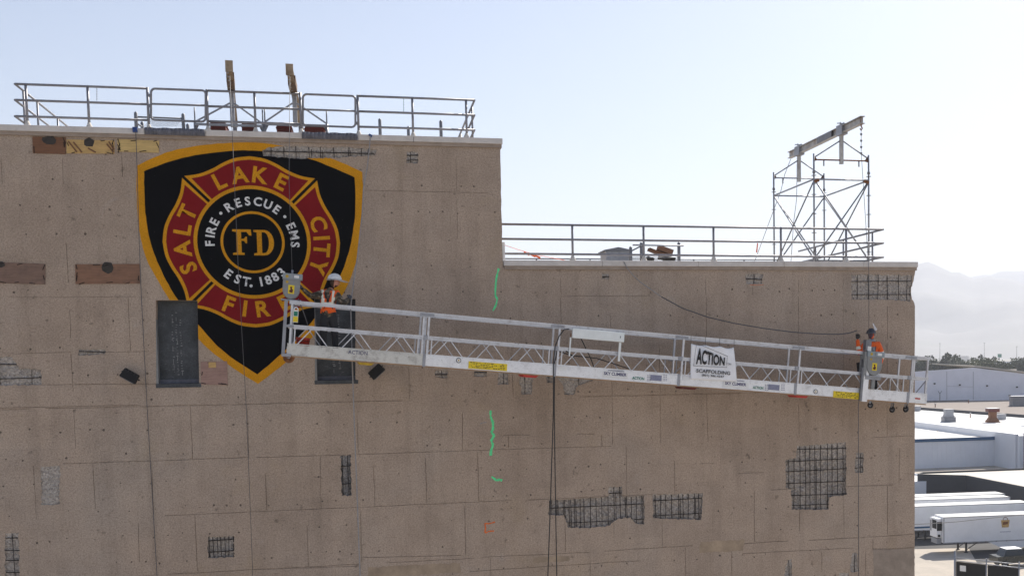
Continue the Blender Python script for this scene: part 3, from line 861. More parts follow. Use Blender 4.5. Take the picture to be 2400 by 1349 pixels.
def letterD():
    ox, oy = 53, -2
    regs = [ccw([em(ox + x, oy + y) for x, y in p]) for p in (outerD, innerD)]
    verts = [Vector(p) for r in regs for p in r]; a = len(regs[0])
    V, Ed, F, ov, oe, of = delaunay_2d_cdt(verts, [], [list(range(a)), list(range(a, len(verts)))], 1, 1e-5)
    mb = MB(); mb.v = [Vector((p[0], -0.0062, p[1])) for p in V]
    for f, s in zip(F, of):
        if list(s) == [0]: mb.face(f)
    mb.build('letter', M['gold'], IF, fix=False)
letterD()

# ------------------------------------------------------------------ marks sprayed on the wall
def paint_stroke(name, pts, w, mat, label, cat, seed=1):
    r = random.Random(seed); P = [W(x, y) for x, y in smooth_line(pts, 6)]
    mb = MB(); L = []; R_ = []
    for i, p in enumerate(P):
        d = (P[min(i + 1, len(P) - 1)] - P[max(i - 1, 0)]).normalized(); n = Vector((-d.z, 0, d.x))
        a = w * r.uniform(.6, 1.2)
        L.append(p + n * a * 0.5 + Vector((0, -0.003, 0))); R_.append(p - n * a * 0.5 + Vector((0, -0.003, 0)))
    k = len(P)
    mb.v = L + R_
    for i in range(k - 1): mb.face((i, i + 1, k + i + 1, k + i))
    o = mb.build(name, mat, None, loc=P[-1], fix=False)
    return tag(o, label, cat)
paint_stroke('spray_mark', [(1169, 629), (1163, 655), (1161, 690), (1165, 700), (1162, 715), (1155, 728)], 0.05, M['spraygreen'], 'wavy green spray line below the roof step, above the platform', 'paint mark', 2)
paint_stroke('spray_mark', [(1150, 961), (1150, 975), (1155, 990), (1155, 1005), (1152, 1012), (1157, 1020), (1152, 1032), (1155, 1042), (1151, 1055), (1150, 1067)], 0.062, M['spraygreen'], 'long wavy green spray line below the platform', 'paint mark', 3)
paint_stroke('spray_mark', [(1152, 1116), (1159, 1121), (1164, 1125), (1170, 1123), (1177, 1125)], 0.06, M['spraygreen'], 'short green spray blotch under the long green line', 'paint mark', 4)
paint_stroke('spray_mark', [(1125, 993), (1131, 990), (1141, 989)], 0.02, M['chalk'], 'thin pale dash beside the long green spray line', 'paint mark', 5)
paint_stroke('spray_mark', [(1160, 1222), (1146, 1226), (1137, 1226), (1138, 1236), (1137, 1247), (1146, 1244), (1158, 1243)], 0.035, M['sprayorange'], 'orange bracket-shaped spray mark low on the wall', 'paint mark', 6)
paint_stroke('spray_mark', [(1758, 667), (1775, 668), (1790, 667)], 0.012, M['sprayorange'], 'thin orange line under a small spall below the low coping', 'paint mark', 7)

# ------------------------------------------------------------------ boards fixed over openings
def board(px, mat, label, seed, blot=None, knots=8):
    r = random.Random(seed)
    P = [W(x, y, -0.018) for x, y in px]           # bl, br, tr, tl
    c = (P[0] + P[1]) * 0.5
    rt = root('plywood_cover', (c.x, 0, c.z), label, 'plywood board', 'plywood boards fixed to the wall')
    mb = MB(); mb.prism([P[0], P[1], P[2], P[3]], (0, 0.016, 0)); mb.build('board', mat, rt)
    w = (P[1] - P[0]).length; h = (P[3] - P[0]).length
    for k in range(knots):                          # short dark fixing straps along the edge
        side = r.choice('tblr'); t = r.uniform(.06, .94)
        a = P[0].lerp(P[1], t) if side == 'b' else P[3].lerp(P[2], t) if side == 't' else P[0].lerp(P[3], t) if side == 'l' else P[1].lerp(P[2], t)
        inn = ((P[0] + P[2]) * 0.5 - a).normalized() * 0.03
        an = r.uniform(-.5, .5) + (0 if side in 'tb' else math.pi / 2)
        d = Vector((math.cos(an), 0, math.sin(an))) * r.uniform(.035, .08)
        MB().bar(a + inn - d + Vector((0, -.004, 0)), a + inn + d + Vector((0, -.004, 0)), 0.016, 0.012, (0, 1, 0)).build('fixing_strap', M['rebar'], rt)
    if blot:
        bx, by, br = blot; q = W(bx, by, -0.0)
        pts = [(q.x + br * math.cos(t * .5236) * r.uniform(.75, 1.2), -0.022, q.z + br * .85 * math.sin(t * .5236) * r.uniform(.75, 1.15)) for t in range(12)]
        MB().prism(pts, (0, 0.0035, 0)).build('mortar_blot', M['soot'], rt)
    return rt
board([(77, 359), (154, 361), (154, 322), (76, 320)], M['ply_red'], 'dark reddish plywood board, leftmost under the tall coping', 11, (116, 329, 0.14), 4)
b2 = board([(156, 359), (268, 360), (268, 329), (156, 327)], M['ply_yel'], 'yellowish plywood board with slanting dark battens under the tall coping', 12, (210, 334, 0.12), 8)
for (x0, y0, x1, y1) in ((160, 331, 180, 356), (172, 333, 192, 357), (206, 347, 224, 357), (250, 337, 266, 357), (255, 332, 267, 350)):
    MB().bar(W(x0, y0, -.03), W(x1, y1, -.03), 0.03, 0.018, (0, 1, 0)).build('batten', M['ply_red'], b2)
board([(276, 355), (372, 358), (373, 330), (275, 326)], M['ply_pale'], 'pale yellow plywood board beside the emblem under the coping', 13, None, 9)
board([(-40, 662), (106, 666), (106, 618), (-40, 613)], M['ply_grey'], 'greyed plywood board cut by the left edge of the picture', 14, (2, 620, 0.08), 9)
board([(177, 665), (328, 664), (327, 618), (176, 619)], M['ply_brown'], 'brown plywood board left of the emblem, halfway up the wall', 15, (253, 627, 0.15), 11)
b6 = board([(471, 900), (534, 902), (532, 846), (470, 847)], M['ply_pink'], 'pinkish plywood square beside the left steel panel below the emblem', 16, None, 8)
q0, q1 = W(489, 861, -.03), W(506, 848, -.03)
MB().box(q0.x, q1.x, -.030, -.019, q0.z, q1.z).build('cut_out', M['ply_yel'], b6)

# ------------------------------------------------------------------ floodlights on the wall
def floodlight(cx, cy, tilt, label, flip):
    c = W(cx, cy, -0.22)
    rt = root('floodlight', (c.x, 0, c.z - 0.15), label, 'floodlight', 'floodlights on the wall')
    a = math.radians(tilt); ex = Vector((math.cos(a), 0, math.sin(a))); ez = Vector((-math.sin(a), 0, math.cos(a))); ey = Vector((0, 1, 0))
    mb = MB(); w, h, d = 0.19, 0.11, 0.12
    mb.hexa([c - ex * w - ez * h - ey * d, c + ex * w - ez * h - ey * d, c + ex * w - ez * h + ey * d * .6, c - ex * w - ez * h + ey * d * .6],
            [c - ex * w * .92 + ez * h - ey * d * .7, c + ex * w * .92 + ez * h - ey * d * .7, c + ex * w * .92 + ez * h + ey * d * .4, c - ex * w * .92 + ez * h + ey * d * .4])
    o = mb.build('housing', M['blackm'], rt); bv = o.modifiers.new('edge', 'BEVEL'); bv.width = 0.02; bv.segments = 2
    for k in range(5):
        x = -w * .75 + w * 1.5 * k / 4
        MB().obox(c + ex * (x - .006) + ez * (h * .5) - ey * (d * .86), ex * .012, ez * (h * .55), ey * d).build('cooling_fin', M['black'], rt)
    MB().obox(c - ex * w * .85 - ez * (h + .012) - ey * d * .8, ex * w * 1.7, ez * .011, ey * d * 1.2).build('lens', M['galv_dark'], rt)
    br = MB(); br.tube([c - ex * (w + .012), c - ex * (w + .02) + ey * .12, c + ey * .20, c + ex * (w + .02) + ey * .12, c + ex * (w + .012)], 0.012, 6); br.build('bracket', M['black'], rt)
    MB().tube([c + ey * .19, Vector((c.x, 0.0, c.z))], 0.03, 8).build('mount', M['black'], rt)
floodlight(305, 880, -32, 'black floodlight tilted down to the right, left of the left steel panel', 1)
floodlight(882, 870, 42, 'black floodlight tilted up to the right, under the left end of the platform', -1)

# ------------------------------------------------------------------ roof railings
RY = 0.28
def railing(name, label, group, runs, posts, cones, returns=(), ztop=TOPT, extra=()):
    """runs: rails (x0,y0,x1,y1) in photo pixels on the plane RY; posts: (x, top y)"""
    c = W(runs[0][0], runs[0][1], RY)
    rt = root(name, (c.x, RY, ztop), label, 'railing', group)
    for (x0, y0, x1, y1) in runs:
        MB().tube([W(x0, y0, RY), W(x1, y1, RY)], 0.0275, 10).build('rail', M['rail'], rt)
    for (x, y) in posts:
        p = W(x, y, RY)
        MB().tube([(p.x, RY, p.z), (p.x, RY, ztop + 0.0)], 0.029, 10).build('post', M['rail'], rt)
        if cones:
            MB().lathe((p.x, RY, ztop), (0, 0, 1), [(0.0, 0.095), (0.03, 0.088), (0.10, 0.05), (0.155, 0.032)], 12).build('base_cone', M['cream'], rt)
    for (x, ys, ydepth, pst) in returns:               # rails running away from the viewer
        for y in ys:
            p = W(x, y, RY)
            MB().tube([p, (p.x, ydepth, p.z)], 0.026, 10).build('return_rail', M['rail'], rt)
        p = W(x, ys[0], RY)
        for yd in pst:
            MB().tube([(p.x, yd, p.z), (p.x, yd, ztop - 0.2)], 0.025, 8).build('return_post', M['rail'], rt)
    return rt
GR = 'pipe railings on the tall roof'
railing('roof_railing', 'galvanised pipe railing at the left end of the tall roof', GR, [(35, 197, 346, 207.5), (36.5, 234.5, 346, 244.5), (37, 272.5, 346, 281.5)], [(60, 199), (205, 203), (345, 205)], True,
        [(35, (197, 234.5, 272.5), 5.0, (0.93, 2.1, 4.0))])
railing('roof_railing', 'galvanised pipe railing behind the two brown outrigger beams', GR, [(484, 212.5, 705, 220), (484, 249, 705, 256), (484, 284, 705, 291)], [(484, 210), (596, 216), (703, 217)], True)
railing('roof_railing', 'galvanised pipe railing at the right end of the tall roof', GR, [(838, 225, 1112, 235), (838, 261, 1112, 270), (838, 297, 1112, 305)], [(838, 223), (966, 230), (1092, 234)], True,
        [(1112, (235, 270, 305), 5.0, (0.95, 4.4))])
railing('roof_railing', 'long galvanised pipe railing along the low roof', None, [(1170, 525, 2069, 537.5), (1170, 559.5, 2070, 569.5), (1170, 594, 2070, 602.5)], [(1341, 528), (1508, 530), (1672, 532.5), (1830, 535), (1983, 537)], True,
        [(2070, (537.5, 569.5, 602.5), 6.4, (0.95, 2.9, 5.0))], TOPL)
for nm, z, xa, xb, lab in (('rear', TOPL, 3.6, 13.9, 'low roof railing along the far roof edge behind the scaffold tower'),):
    rt = root('roof_railing', ((xa + xb) / 2, 8.6, z), lab, 'railing')
    for h in (1.05, 0.62):
        MB().tube([(xa, 8.6, z + h - .25), (xb, 8.6, z + h - .25)], 0.022, 8).build('rail', M['galv_dark'], rt)
    k = xa + .2
    while k < xb:
        MB().tube([(k, 8.6, z - .2), (k, 8.6, z + .8)], 0.022, 8).build('post', M['galv_dark'], rt); k += 1.75
def gate(x0, y0, x1, y1, dy, label):
    rt = root('safety_gate', W((x0 + x1) / 2, y1, RY), label, 'gate', 'safety gates in the tall roof railing')
    r = 9; pts = []
    for (cx, cy, a0) in ((x0 + r, y0 + r, 180), (x1 - r, y0 + r + dy, 270), (x1 - r, y1 - r + dy, 0), (x0 + r, y1 - r, 90)):
        for k in range(5):
            a = math.radians(a0 + 90 * k / 4); pts.append(W(cx + r * math.cos(a), cy + r * math.sin(a), RY))
    MB().tube(pts, 0.026, 8, closed=True).build('gate_frame', M['rail'], rt)
    ym = (y0 + y1) / 2 - 1
    MB().tube([W(x0, ym, RY), W(x1, ym + dy, RY)], 0.024, 8).build('gate_rail', M['rail'], rt)
    hx = x0 - 3 if x0 < 500 else x1 + 3
    for k in range(3):
        p = W(hx, y0 + 16 + 24 * k + (dy if x0 > 500 else 0), RY)
        MB().box(p.x - .03, p.x + .03, RY - .022, RY + .022, p.z - .035, p.z + .035).build('hinge', M['galv_dark'], rt)
gate(354, 208, 482, 281, 4, 'round-cornered safety gate left of the brown outrigger beams')
gate(710, 221, 833, 294, 4, 'round-cornered safety gate right of the brown outrigger beams')
# short uprights of the ladder heads behind the railing
def ladder_head(pts, label, bars=()):
    p0 = W(pts[0][0], pts[0][1], 1.4)
    rt = root('roof_ladder', (p0.x, 1.4, TOPT), label, 'ladder')
    for (x, y, Y) in pts:
        p = W(x, y, Y)
        MB().tube([(p.x, Y, TOPT - .2), (p.x, Y, p.z - .03), (p.x, Y, p.z)], [0.042, 0.042, 0.02], 8).build('upright', M['galv_dark'], rt)
    for (x0, y0, x1, y1, Y) in bars:
        MB().tube([W(x0, y0, Y), W(x1, y1, Y)], 0.02, 6).build('rung', M['galv_dark'], rt)
lh = ladder_head([(318, 262, 1.4), (429, 266, 1.4), (333, 285, 2.2), (440, 290, 2.2)], 'grey ladder head with mesh behind the left safety gate', [(318, 274, 429, 278, 1.4), (318, 262 + 26, 333, 297, 1.4)])
mesh_pts = MB()
for k in range(26):
    a = W(350 + k * 3, 280, 1.38); b = W(350 + k * 3 + 12, 297, 1.38); c2 = W(350 + k * 3 - 12, 297, 1.38)
    mesh_pts.tube([a, b], 0.003, 3); mesh_pts.tube([a, c2], 0.003, 3)
o = mesh_pts.build('wire_mesh', M['galv_dark'], lh); o['kind'] = 'stuff'
ladder_head([(890, 278, 1.4), (957, 296, 2.2), (1033, 282, 1.4)], 'three short grey uprights behind the right end of the tall railing')
# chains hung on the rails
for (x, y0, y1, mt, lab) in ((227, 205, 236, 'galv_dark', 'short dark chain hanging from the left railing'), (946, 229, 264, 'green', 'short greenish chain hanging from the right railing')):
    a, b = W(x, y0, RY), W(x, y1, RY); n = 11
    mb = MB()
    for k in range(n):
        p = a.lerp(b, (k + .5) / n); hh = (a.z - b.z) / n * .62
        d = Vector((.012, 0, 0)) if k % 2 else Vector((0, .012, 0))
        mb.tube([p + Vector((0, 0, hh)), p + d, p - Vector((0, 0, hh)), p - d], 0.004, 4, closed=True)
    tag(mb.build('chain', M[mt], None, loc=b), lab, 'chain')

# ------------------------------------------------------------------ brown outrigger rigs on the tall roof
def ibeam(mb, a, b, w, h, t):
    a, b = Vector(a), Vector(b); d = (b - a).normalized(); s = d.cross(Vector((0, 0, 1))).normalized(); u = s.cross(d)
    for (cy, ww, hh) in ((h / 2 - t / 2, w, t), (-h / 2 + t / 2, w, t), (0, t, h - 2 * t)):
        o1 = a + u * cy; o2 = b + u * cy
        mb.bar(o1, o2, ww, hh, u)
    return d, s, u
def outrigger(tip, rear, postx, legs, label, wlab, wpx):
    T = W(tip[0], tip[1], -1.55); R_ = W(rear[0], rear[1], 4.9); R_.z = T.z
    d = (R_ - T).normalized()
    FY = 0.75
    at = lambda Y: T + (R_ - T) * ((Y - T.y) / (R_.y - T.y))
    pc = at(FY)
    rt = root('outrigger_rig', (pc.x, FY, TOPT), label, 'outrigger', 'brown outrigger rigs on the tall roof')
    mb = MB(); ibeam(mb, T - Vector((0, 0, .05)), R_ - Vector((0, 0, .05)), 0.13, 0.17, 0.014); bm_ = mb.build('beam', M['beam'], rt)
    MB().obox(T + Vector((-.08, .0, -.19)), (.16, 0, 0), d * .05, (0, 0, .24)).build('end_plate', M['beam'], bm_)
    q = at(-0.55); MB().obox(q + Vector((-.085, 0, -.16)), (.17, 0, 0), d * 1.0, (0, 0, .2)).build('splice_plate', M['beamdark'], bm_)
    for k in range(5):
        q = at(-1.3 + k * .35); MB().tube([q + Vector((-.03, 0, -.17)), q + Vector((-.03, 0, -.13))], 0.022, 6).build('bolt', M['galv'], bm_)
    # triangular front support
    zb = W(legs[0], 290, FY).z - .02
    MB().box(pc.x - .05, pc.x + .05, FY - .05, FY + .05, zb - .03, pc.z - .13).build('post', M['galv'], rt)
    xl, xr = W(legs[0], 290, FY).x, W(legs[1], 290, FY).x
    MB().bar((xl, FY - .055, zb), (xr, FY - .055, zb), 0.05, 0.055).build('cross_bar', M['galv'], rt)
    for x in (xl, xr):
        MB().bar((x, FY - .01, zb + .06), (pc.x + (-.05 if x < pc.x else .05), FY - .01, zb + .52), 0.035, 0.035).build('brace', M['galv'], rt)
        MB().tube([(x, FY, TOPT - .25), (x, FY, zb + .05)], 0.032, 8).build('leg', M['galv'], rt)
        MB().tube([(x, FY, zb + .05), (x, FY, zb + .40)], 0.017, 6).build('jack_screw', M['galv_dark'], rt)
        MB().prism([(x - .02, FY + .02, zb - .14), (x + .02, FY + .02, zb - .14), (x + (.09 if x < pc.x else -.09), FY + .02, zb), (x - .02, FY + .02, zb)], (0, .008, 0)).build('gusset', M['galv'], rt)
    # rear support and counterweights
    q = at(4.3)
    MB().box(q.x - .05, q.x + .05, 4.25, 4.35, TOPT - .2, q.z - .14).build('rear_post', M['galv_dark'], rt)
    for k, (xa, xb, yt) in enumerate(wpx):
        A_, B_ = W(xa, yt, 1.15), W(xb, yt, 1.15)
        o = MB(); o.box(A_.x, B_.x, 1.15, 1.75, TOPT - .375, A_.z)
        o.box(A_.x - .02, B_.x + .02, 1.13, 1.77, A_.z - .10, A_.z - .06)
        o = o.build('counterweight', M['dkred'], None, loc=((A_.x + B_.x) / 2, 1.45, TOPT - .375)); bv = o.modifiers.new('edge', 'BEVEL'); bv.width = .012
        tag(o, wlab[k], 'counterweight', 'dark red counterweights under the outriggers')
    MB().box(q.x - .9, q.x + .8, 4.05, 4.8, TOPT + .64, TOPT + .72).build('tie_plate', M['dkred'], rt)
    for k in (-.35, .35): MB().tube([(q.x + k, 4.2, TOPT + .72), (q.x + k, 4.2, TOPT + .95)], .012, 6).build('threaded_rod', M['galv_dark'], rt)
    return T, at
T1, at1 = outrigger((536.5, 147, ), (551, 281), 540, (457, 616), 'left brown steel outrigger beam on a galvanised triangular support', ('dark red counterweight left of the left outrigger beam', 'dark red counterweight right of the left outrigger beam'), ((492, 528, 284), (566, 596, 287)))
T2, at2 = outrigger((678, 155), (706, 291), 692, (621, 766), 'right brown steel outrigger beam on a galvanised triangular support', ('dark red counterweight left of the right outrigger beam', 'dark red counterweight right of the right outrigger beam'), ((648, 683, 291), (714, 760, 294)))

# ------------------------------------------------------------------ scaffold tower on the low roof
FYT, RYT = 0.5, 3.55
sc_c = W(1970, 610, FYT)
st = root('scaffold_tower', (sc_c.x - .1, 2.0, TOPL), 'galvanised scaffold tower with crossed braces on the low roof', 'scaffold')
Bx, Dx = W(1908, 500, FYT).x, W(2036, 500, FYT).x
zfl = W(1908, 420, FYT).z                         # upper ring of ledgers
ztr = W(1908, 374, FYT).z                         # bar of the triangular heads
zlo = TOPL - .05
LEG = {'B': Vector((Bx, FYT, 0)), 'D': Vector((Dx, FYT, 0)), 'A': Vector((Bx, RYT, 0)), 'C': Vector((Dx, RYT, 0))}
ztopleg = W(1908, 360, FYT).z
for k, p in LEG.items():
    MB().tube([(p.x, p.y, zlo - .15), (p.x, p.y, ztopleg)], 0.024, 10).build('standard', M['galv'], st)
    z = zlo + .35
    while z < zfl + .3:
        MB().lathe((p.x, p.y, z), (0, 0, 1), [(-.004, .07), (.004, .07)], 8).build('rosette', M['galv_dark'], st); z += 0.5
    MB().lathe((p.x, p.y, ztr - .32), (0, 0, 1), [(-.03, .04), (.03, .04)], 8).build('coupler', M['galv_dark'], st)
def lb(a, za, b, zb, n='brace', r=.02, m='galv'):
    p, q = LEG[a], LEG[b]
    d = (q - p).normalized() * .03
    MB().tube([Vector((p.x, p.y, za)) + d, Vector((q.x, q.y, zb)) - d], r, 8).build(n, M[m], st)
for a, b in (('B', 'D'), ('A', 'C'), ('A', 'B'), ('C', 'D')):
    lb(a, zfl, b, zfl, 'ledger', .023, 'galv'); lb(a, zlo + .12, b, zlo + .12, 'ledger', .023, 'galv_dark')
    lb(a, zfl - .03, b, zlo + .17, 'brace', .02); lb(b, zfl - .06, a, zlo + .20, 'brace', .02, 'galv_dark')
for k in 'BD':
    p = LEG[k]; MB().bar((p.x, p.y, zfl - .06), (p.x + (.14 if k == 'B' else -.14), p.y, zfl - .02), .05, .08).build('bracket', M['rust'], st)
bz = W(1970, 305, FYT).z
for (Y, cx) in ((FYT, 1970), (RYT, 1863)):
    a, b = (LEG['B'], LEG['D']) if Y == FYT else (LEG['A'], LEG['C'])
    xm = (a.x + b.x) / 2 + .0
    MB().tube([(a.x, Y, ztr), (b.x, Y, ztr)], .02, 8).build('head_bar', M['rust'] if Y == FYT else M['galv'], st)
    MB().box(xm - .045, xm + .045, Y - .045, Y + .045, ztr - .10, bz - .13).build('head_post', M['beamgrey'], st)
    for p in (a, b):
        s = -1 if p is a else 1
        MB().tube([(p.x, Y, ztr + .05), (xm + s * .05, Y, ztr + .50)], .017, 8).build('head_brace', M['galv_dark'], st)
        MB().prism([(p.x, Y + .02, ztr - .04), (p.x - s * .12, Y + .02, ztr - .01), (p.x - s * .02, Y + .02, ztr + .12), (p.x, Y + .02, ztr + .12)], (0, .008, 0)).build('gusset', M['rust'], st)
        MB().tube([(p.x - s * .28, Y, ztr - .16), (p.x - s * .28, Y, ztr)], .018, 8).build('spigot', M['galv_dark'], st)
BF = Vector((( LEG['B'].x + LEG['D'].x) / 2, FYT, bz)); BR = Vector(((LEG['A'].x + LEG['C'].x) / 2, RYT, bz))
dB = (BR - BF).normalized()
tipF = BF - dB * 1.35; tipR = BR + dB * 0.75
rb = root('outrigger_beam', (BF.x, FYT, bz - .1), 'scuffed grey steel I-beam lying across the top of the scaffold tower', 'beam')
mb = MB(); ibeam(mb, tipF, tipR, .13, .19, .016); mb.build('i_beam', M['beamgrey'], rb)
for q in (BF, BR):
    MB().box(q.x - .085, q.x + .085, q.y - .22, q.y + .14, q.z - .14, q.z + .125).build('clamp_box', M['galv'], rb)
    for sgn in (-1, 1): MB().tube([(q.x + .05 * sgn, q.y - .05, q.z + .12), (q.x + .05 * sgn, q.y - .05, q.z + .20)], .012, 6).build('bolt', M['galv_dark'], rb)
    MB().bar((q.x - .14, q.y - .05, q.z + .165), (q.x + .14, q.y - .05, q.z + .165), .03, .02).build('clamp_strap', M['galv_dark'], rb)
sp = BF.lerp(BR, .33); MB().box(sp.x + .05, sp.x + .075, sp.y - .5, sp.y + .5, sp.z - .08, sp.z + .08).build('splice_plate', M['galv_dark'], rb)
sp = BF.lerp(BR, .33); MB().box(sp.x - .075, sp.x - .05, sp.y - .5, sp.y + .5, sp.z - .08, sp.z + .08).build('splice_plate', M['galv_dark'], rb)
MB().tube([tipF + Vector((0, .1, .02)), tipF + Vector((0, .1, -.14)), tipF + Vector((.03, .1, -.20)), tipF + Vector((0, .1, -.25)), tipF + Vector((-.03, .1, -.20))], .018, 8).build('hook', M['rust'], rb)
# chain and tie-back lines at the rear end of the beam
def line(name, pts, r, mat, label, cat, group=None, n=6):
    o = MB().tube(pts, r, n).build(name, M[mat], None, loc=pts[-1]); return tag(o, label, cat, group)
line('tie_back_chain', [tipR + Vector((0, -.1, -.12)), tipR + Vector((-.12, .1, -.55)), tipR + Vector((-.2, .2, -1.0)), Vector((tipR.x - .9, 5.6, TOPL - .1))], .009, 'wire', 'thin tie-back cable sloping left from the rear end of the tower beam', 'cable')
line('tie_back_chain', [tipR + Vector((.12, -.3, -.12)), tipR + Vector((.10, -.3, -1.3)), tipR + Vector((.0, -.3, -2.0)), Vector((tipR.x - .05, 4.2, TOPL - .1))], .008, 'wire', 'thin tie-back cable hanging straight from the rear end of the tower beam', 'cable')
# small ribbon on the cable
p = W(1774, 580, 5.2)
mb = MB(); mb.prism([p + Vector((-.03, 0, -.14)), p + Vector((.01, 0, -.15)), p + Vector((.04, 0, .13)), p + Vector((.01, 0, .14)), p + Vector((-.01, 0, .0))], (0, .006, 0))
tag(mb.build('flag_ribbon', M['orange'], None, loc=p), 'orange flagging ribbon tied to the cable left of the scaffold tower', 'ribbon')
pts = [W(1179, 573, .5), W(1215, 585, 1.0), W(1262, 598, 1.5), W(1330, 611, 2.2)]
line('flag_string', pts, .006, 'orange', 'orange flagging string sagging beside the step in the roof', 'string')
for k in (0.25, 0.55, 0.8):
    q = pts[1].lerp(pts[2], k)
    tag(MB().prism([q, q + Vector((.16, .02, -.07)), q + Vector((.15, .02, -.12)), q + Vector((.02, 0, -.06))], (0, .005, 0)).build('flag_ribbon', M['orange'], None, loc=q), {0.25: 'small orange ribbon on the flagging string, nearest the roof step', 0.55: 'small orange ribbon on the flagging string, middle of three', 0.8: 'small orange ribbon on the flagging string, farthest from the roof step'}[k], 'ribbon', 'ribbons on the flagging string')
# metal vent hood and frame standing on the low roof behind the railing
hx0, hx1 = W(1418, 590, 4.0).x, W(1480, 590, 4.0).x; hz = W(1418, 588, 4.0).z
rt = root('roof_vent', ((hx0 + hx1) / 2, 4.3, TOPL - .3), 'grey boxy roof vent with low pitched top behind the low railing', 'vent')
MB().box(hx0 + .03, hx1 - .03, 4.0, 4.8, TOPL - .3, hz).build('vent_body', M['galv'], rt)
MB().prism([(hx0 - .03, 3.95, hz), (hx1 + .03, 3.95, hz), (hx1 + .03, 3.95, hz + .03), ((hx0 + hx1) / 2, 3.95, hz + .11), (hx0 - .03, 3.95, hz + .03)], (0, .9, 0)).build('vent_cap', M['galv_dark'], rt)
fx = [W(x, 580, 3.0).x for x in (1486, 1503, 1590, 1600)]
rt = root('hatch_guard', ((fx[0] + fx[2]) / 2, 3.0, TOPL - .2), 'grey pipe frame with guard bar around the roof hatch behind the low railing', 'frame')
for k, (x, y) in enumerate(((1478, 577), (1503, 567), (1591, 567))):
    p = W(x, y, 3.0); MB().tube([(p.x, 3.0, TOPL - .2), (p.x, 3.0, p.z - .03), (p.x, 3.0, p.z)], [.045, .045, .015], 8).build('upright', M['galv_dark'], rt)
MB().tube([W(1483, 574, 2.95), W(1602, 576, 2.95)], .022, 8).build('guard_bar', M['galv'], rt)
MB().tube([W(1480, 588, 3.0), W(1503, 576, 3.0)], .02, 8).build('strut', M['galv_dark'], rt)
MB().tube([W(1480, 597, 3.0), W(1590, 597, 3.0)], .012, 6).build('rung', M['galv_dark'], rt)
MB().tube([W(1480, 603, 3.0), W(1590, 603, 3.0)], .012, 6).build('rung', M['galv_dark'], rt)
r_ = random.Random(9)
for k, (x0, y0, x1, y1, mt) in enumerate(((1520, 584, 1570, 604, 'ply_red'), (1542, 580, 1575, 592, 'ply_brown'), (1545, 600, 1580, 611, 'soot'), (1515, 606, 1530, 612, 'soot'))):
    a, b = W(x0, y0, 3.4), W(x1, y1, 3.4)
    o = MB().bar(a, b, .25, .14 if k else .08).build('scrap_board', M[mt], None, loc=((a.x + b.x) / 2, 3.4, TOPL - .2))
    tag(o, ('slanting reddish scrap board leaning in the roof hatch frame', 'brown scrap board above the slanting one in the roof hatch frame', 'dark scrap block at the right foot of the roof hatch frame', 'dark scrap block at the left foot of the roof hatch frame')[k], 'scrap')
# white electrical trunking on the step wall
p = W(1172, 570, .18)
MBt = MB().box(XS + .001, XS + .07, .10, .24, TOPL + .02, TOPL + .45)
tag(MBt.build('conduit_box', M['white'], None, loc=(XS + .03, .17, TOPL)), 'narrow white box fixed to the step wall above the low coping', 'box')

# ------------------------------------------------------------------ suspended platform
PA = W(671, 832, -2.0); PB = W(2172, 946, -1.12)      # lower front corners, left and right
PU = (PB - PA); PL = PU.length; PU.normalize()
PN = Vector((-PU.y, PU.x, 0)).normalized()             # towards the wall
PV = PN.cross(PU) * -1
if PV.z < 0: PV = -PV
PW = 0.72
def P(u, n, v): return PA + PU * u + PN * n + PV * v
def u_at(px, py, n=0.0):                                # distance along the platform of a photo pixel
    o = P(0, n, 0); r = ray(px, py); nn = PN
    t = (o - CAM).dot(nn) / r.dot(nn)
    return (CAM + r * t - o).dot(PU)
def pv_at(px, py, n=0.0):
    o = P(0, n, 0); r = ray(px, py)
    q = CAM + r * ((o - CAM).dot(PN) / r.dot(PN)) - o
    return q.dot(PU), q.dot(PV)
JU = [0.0] + [u_at(x, y) for x, y in ((993, 850), (1299, 875), (1590, 897), (1863, 920), (2127, 940))] + [PL]
plat = root('suspended_platform', P(PL / 2, PW / 2, 0), 'long aluminium swing stage platform hanging tilted across the concrete wall', 'platform')
def pbox(u0, u1, n0, n1, v0, v1):
    return MB().obox(P(u0, n0, v0), PU * (u1 - u0), PN * (n1 - n0), PV * (v1 - v0))
VM0, VM1, VT0, VT1, VTOE = 0.605, 0.68, 1.13, 1.205, 0.238
SECT = []
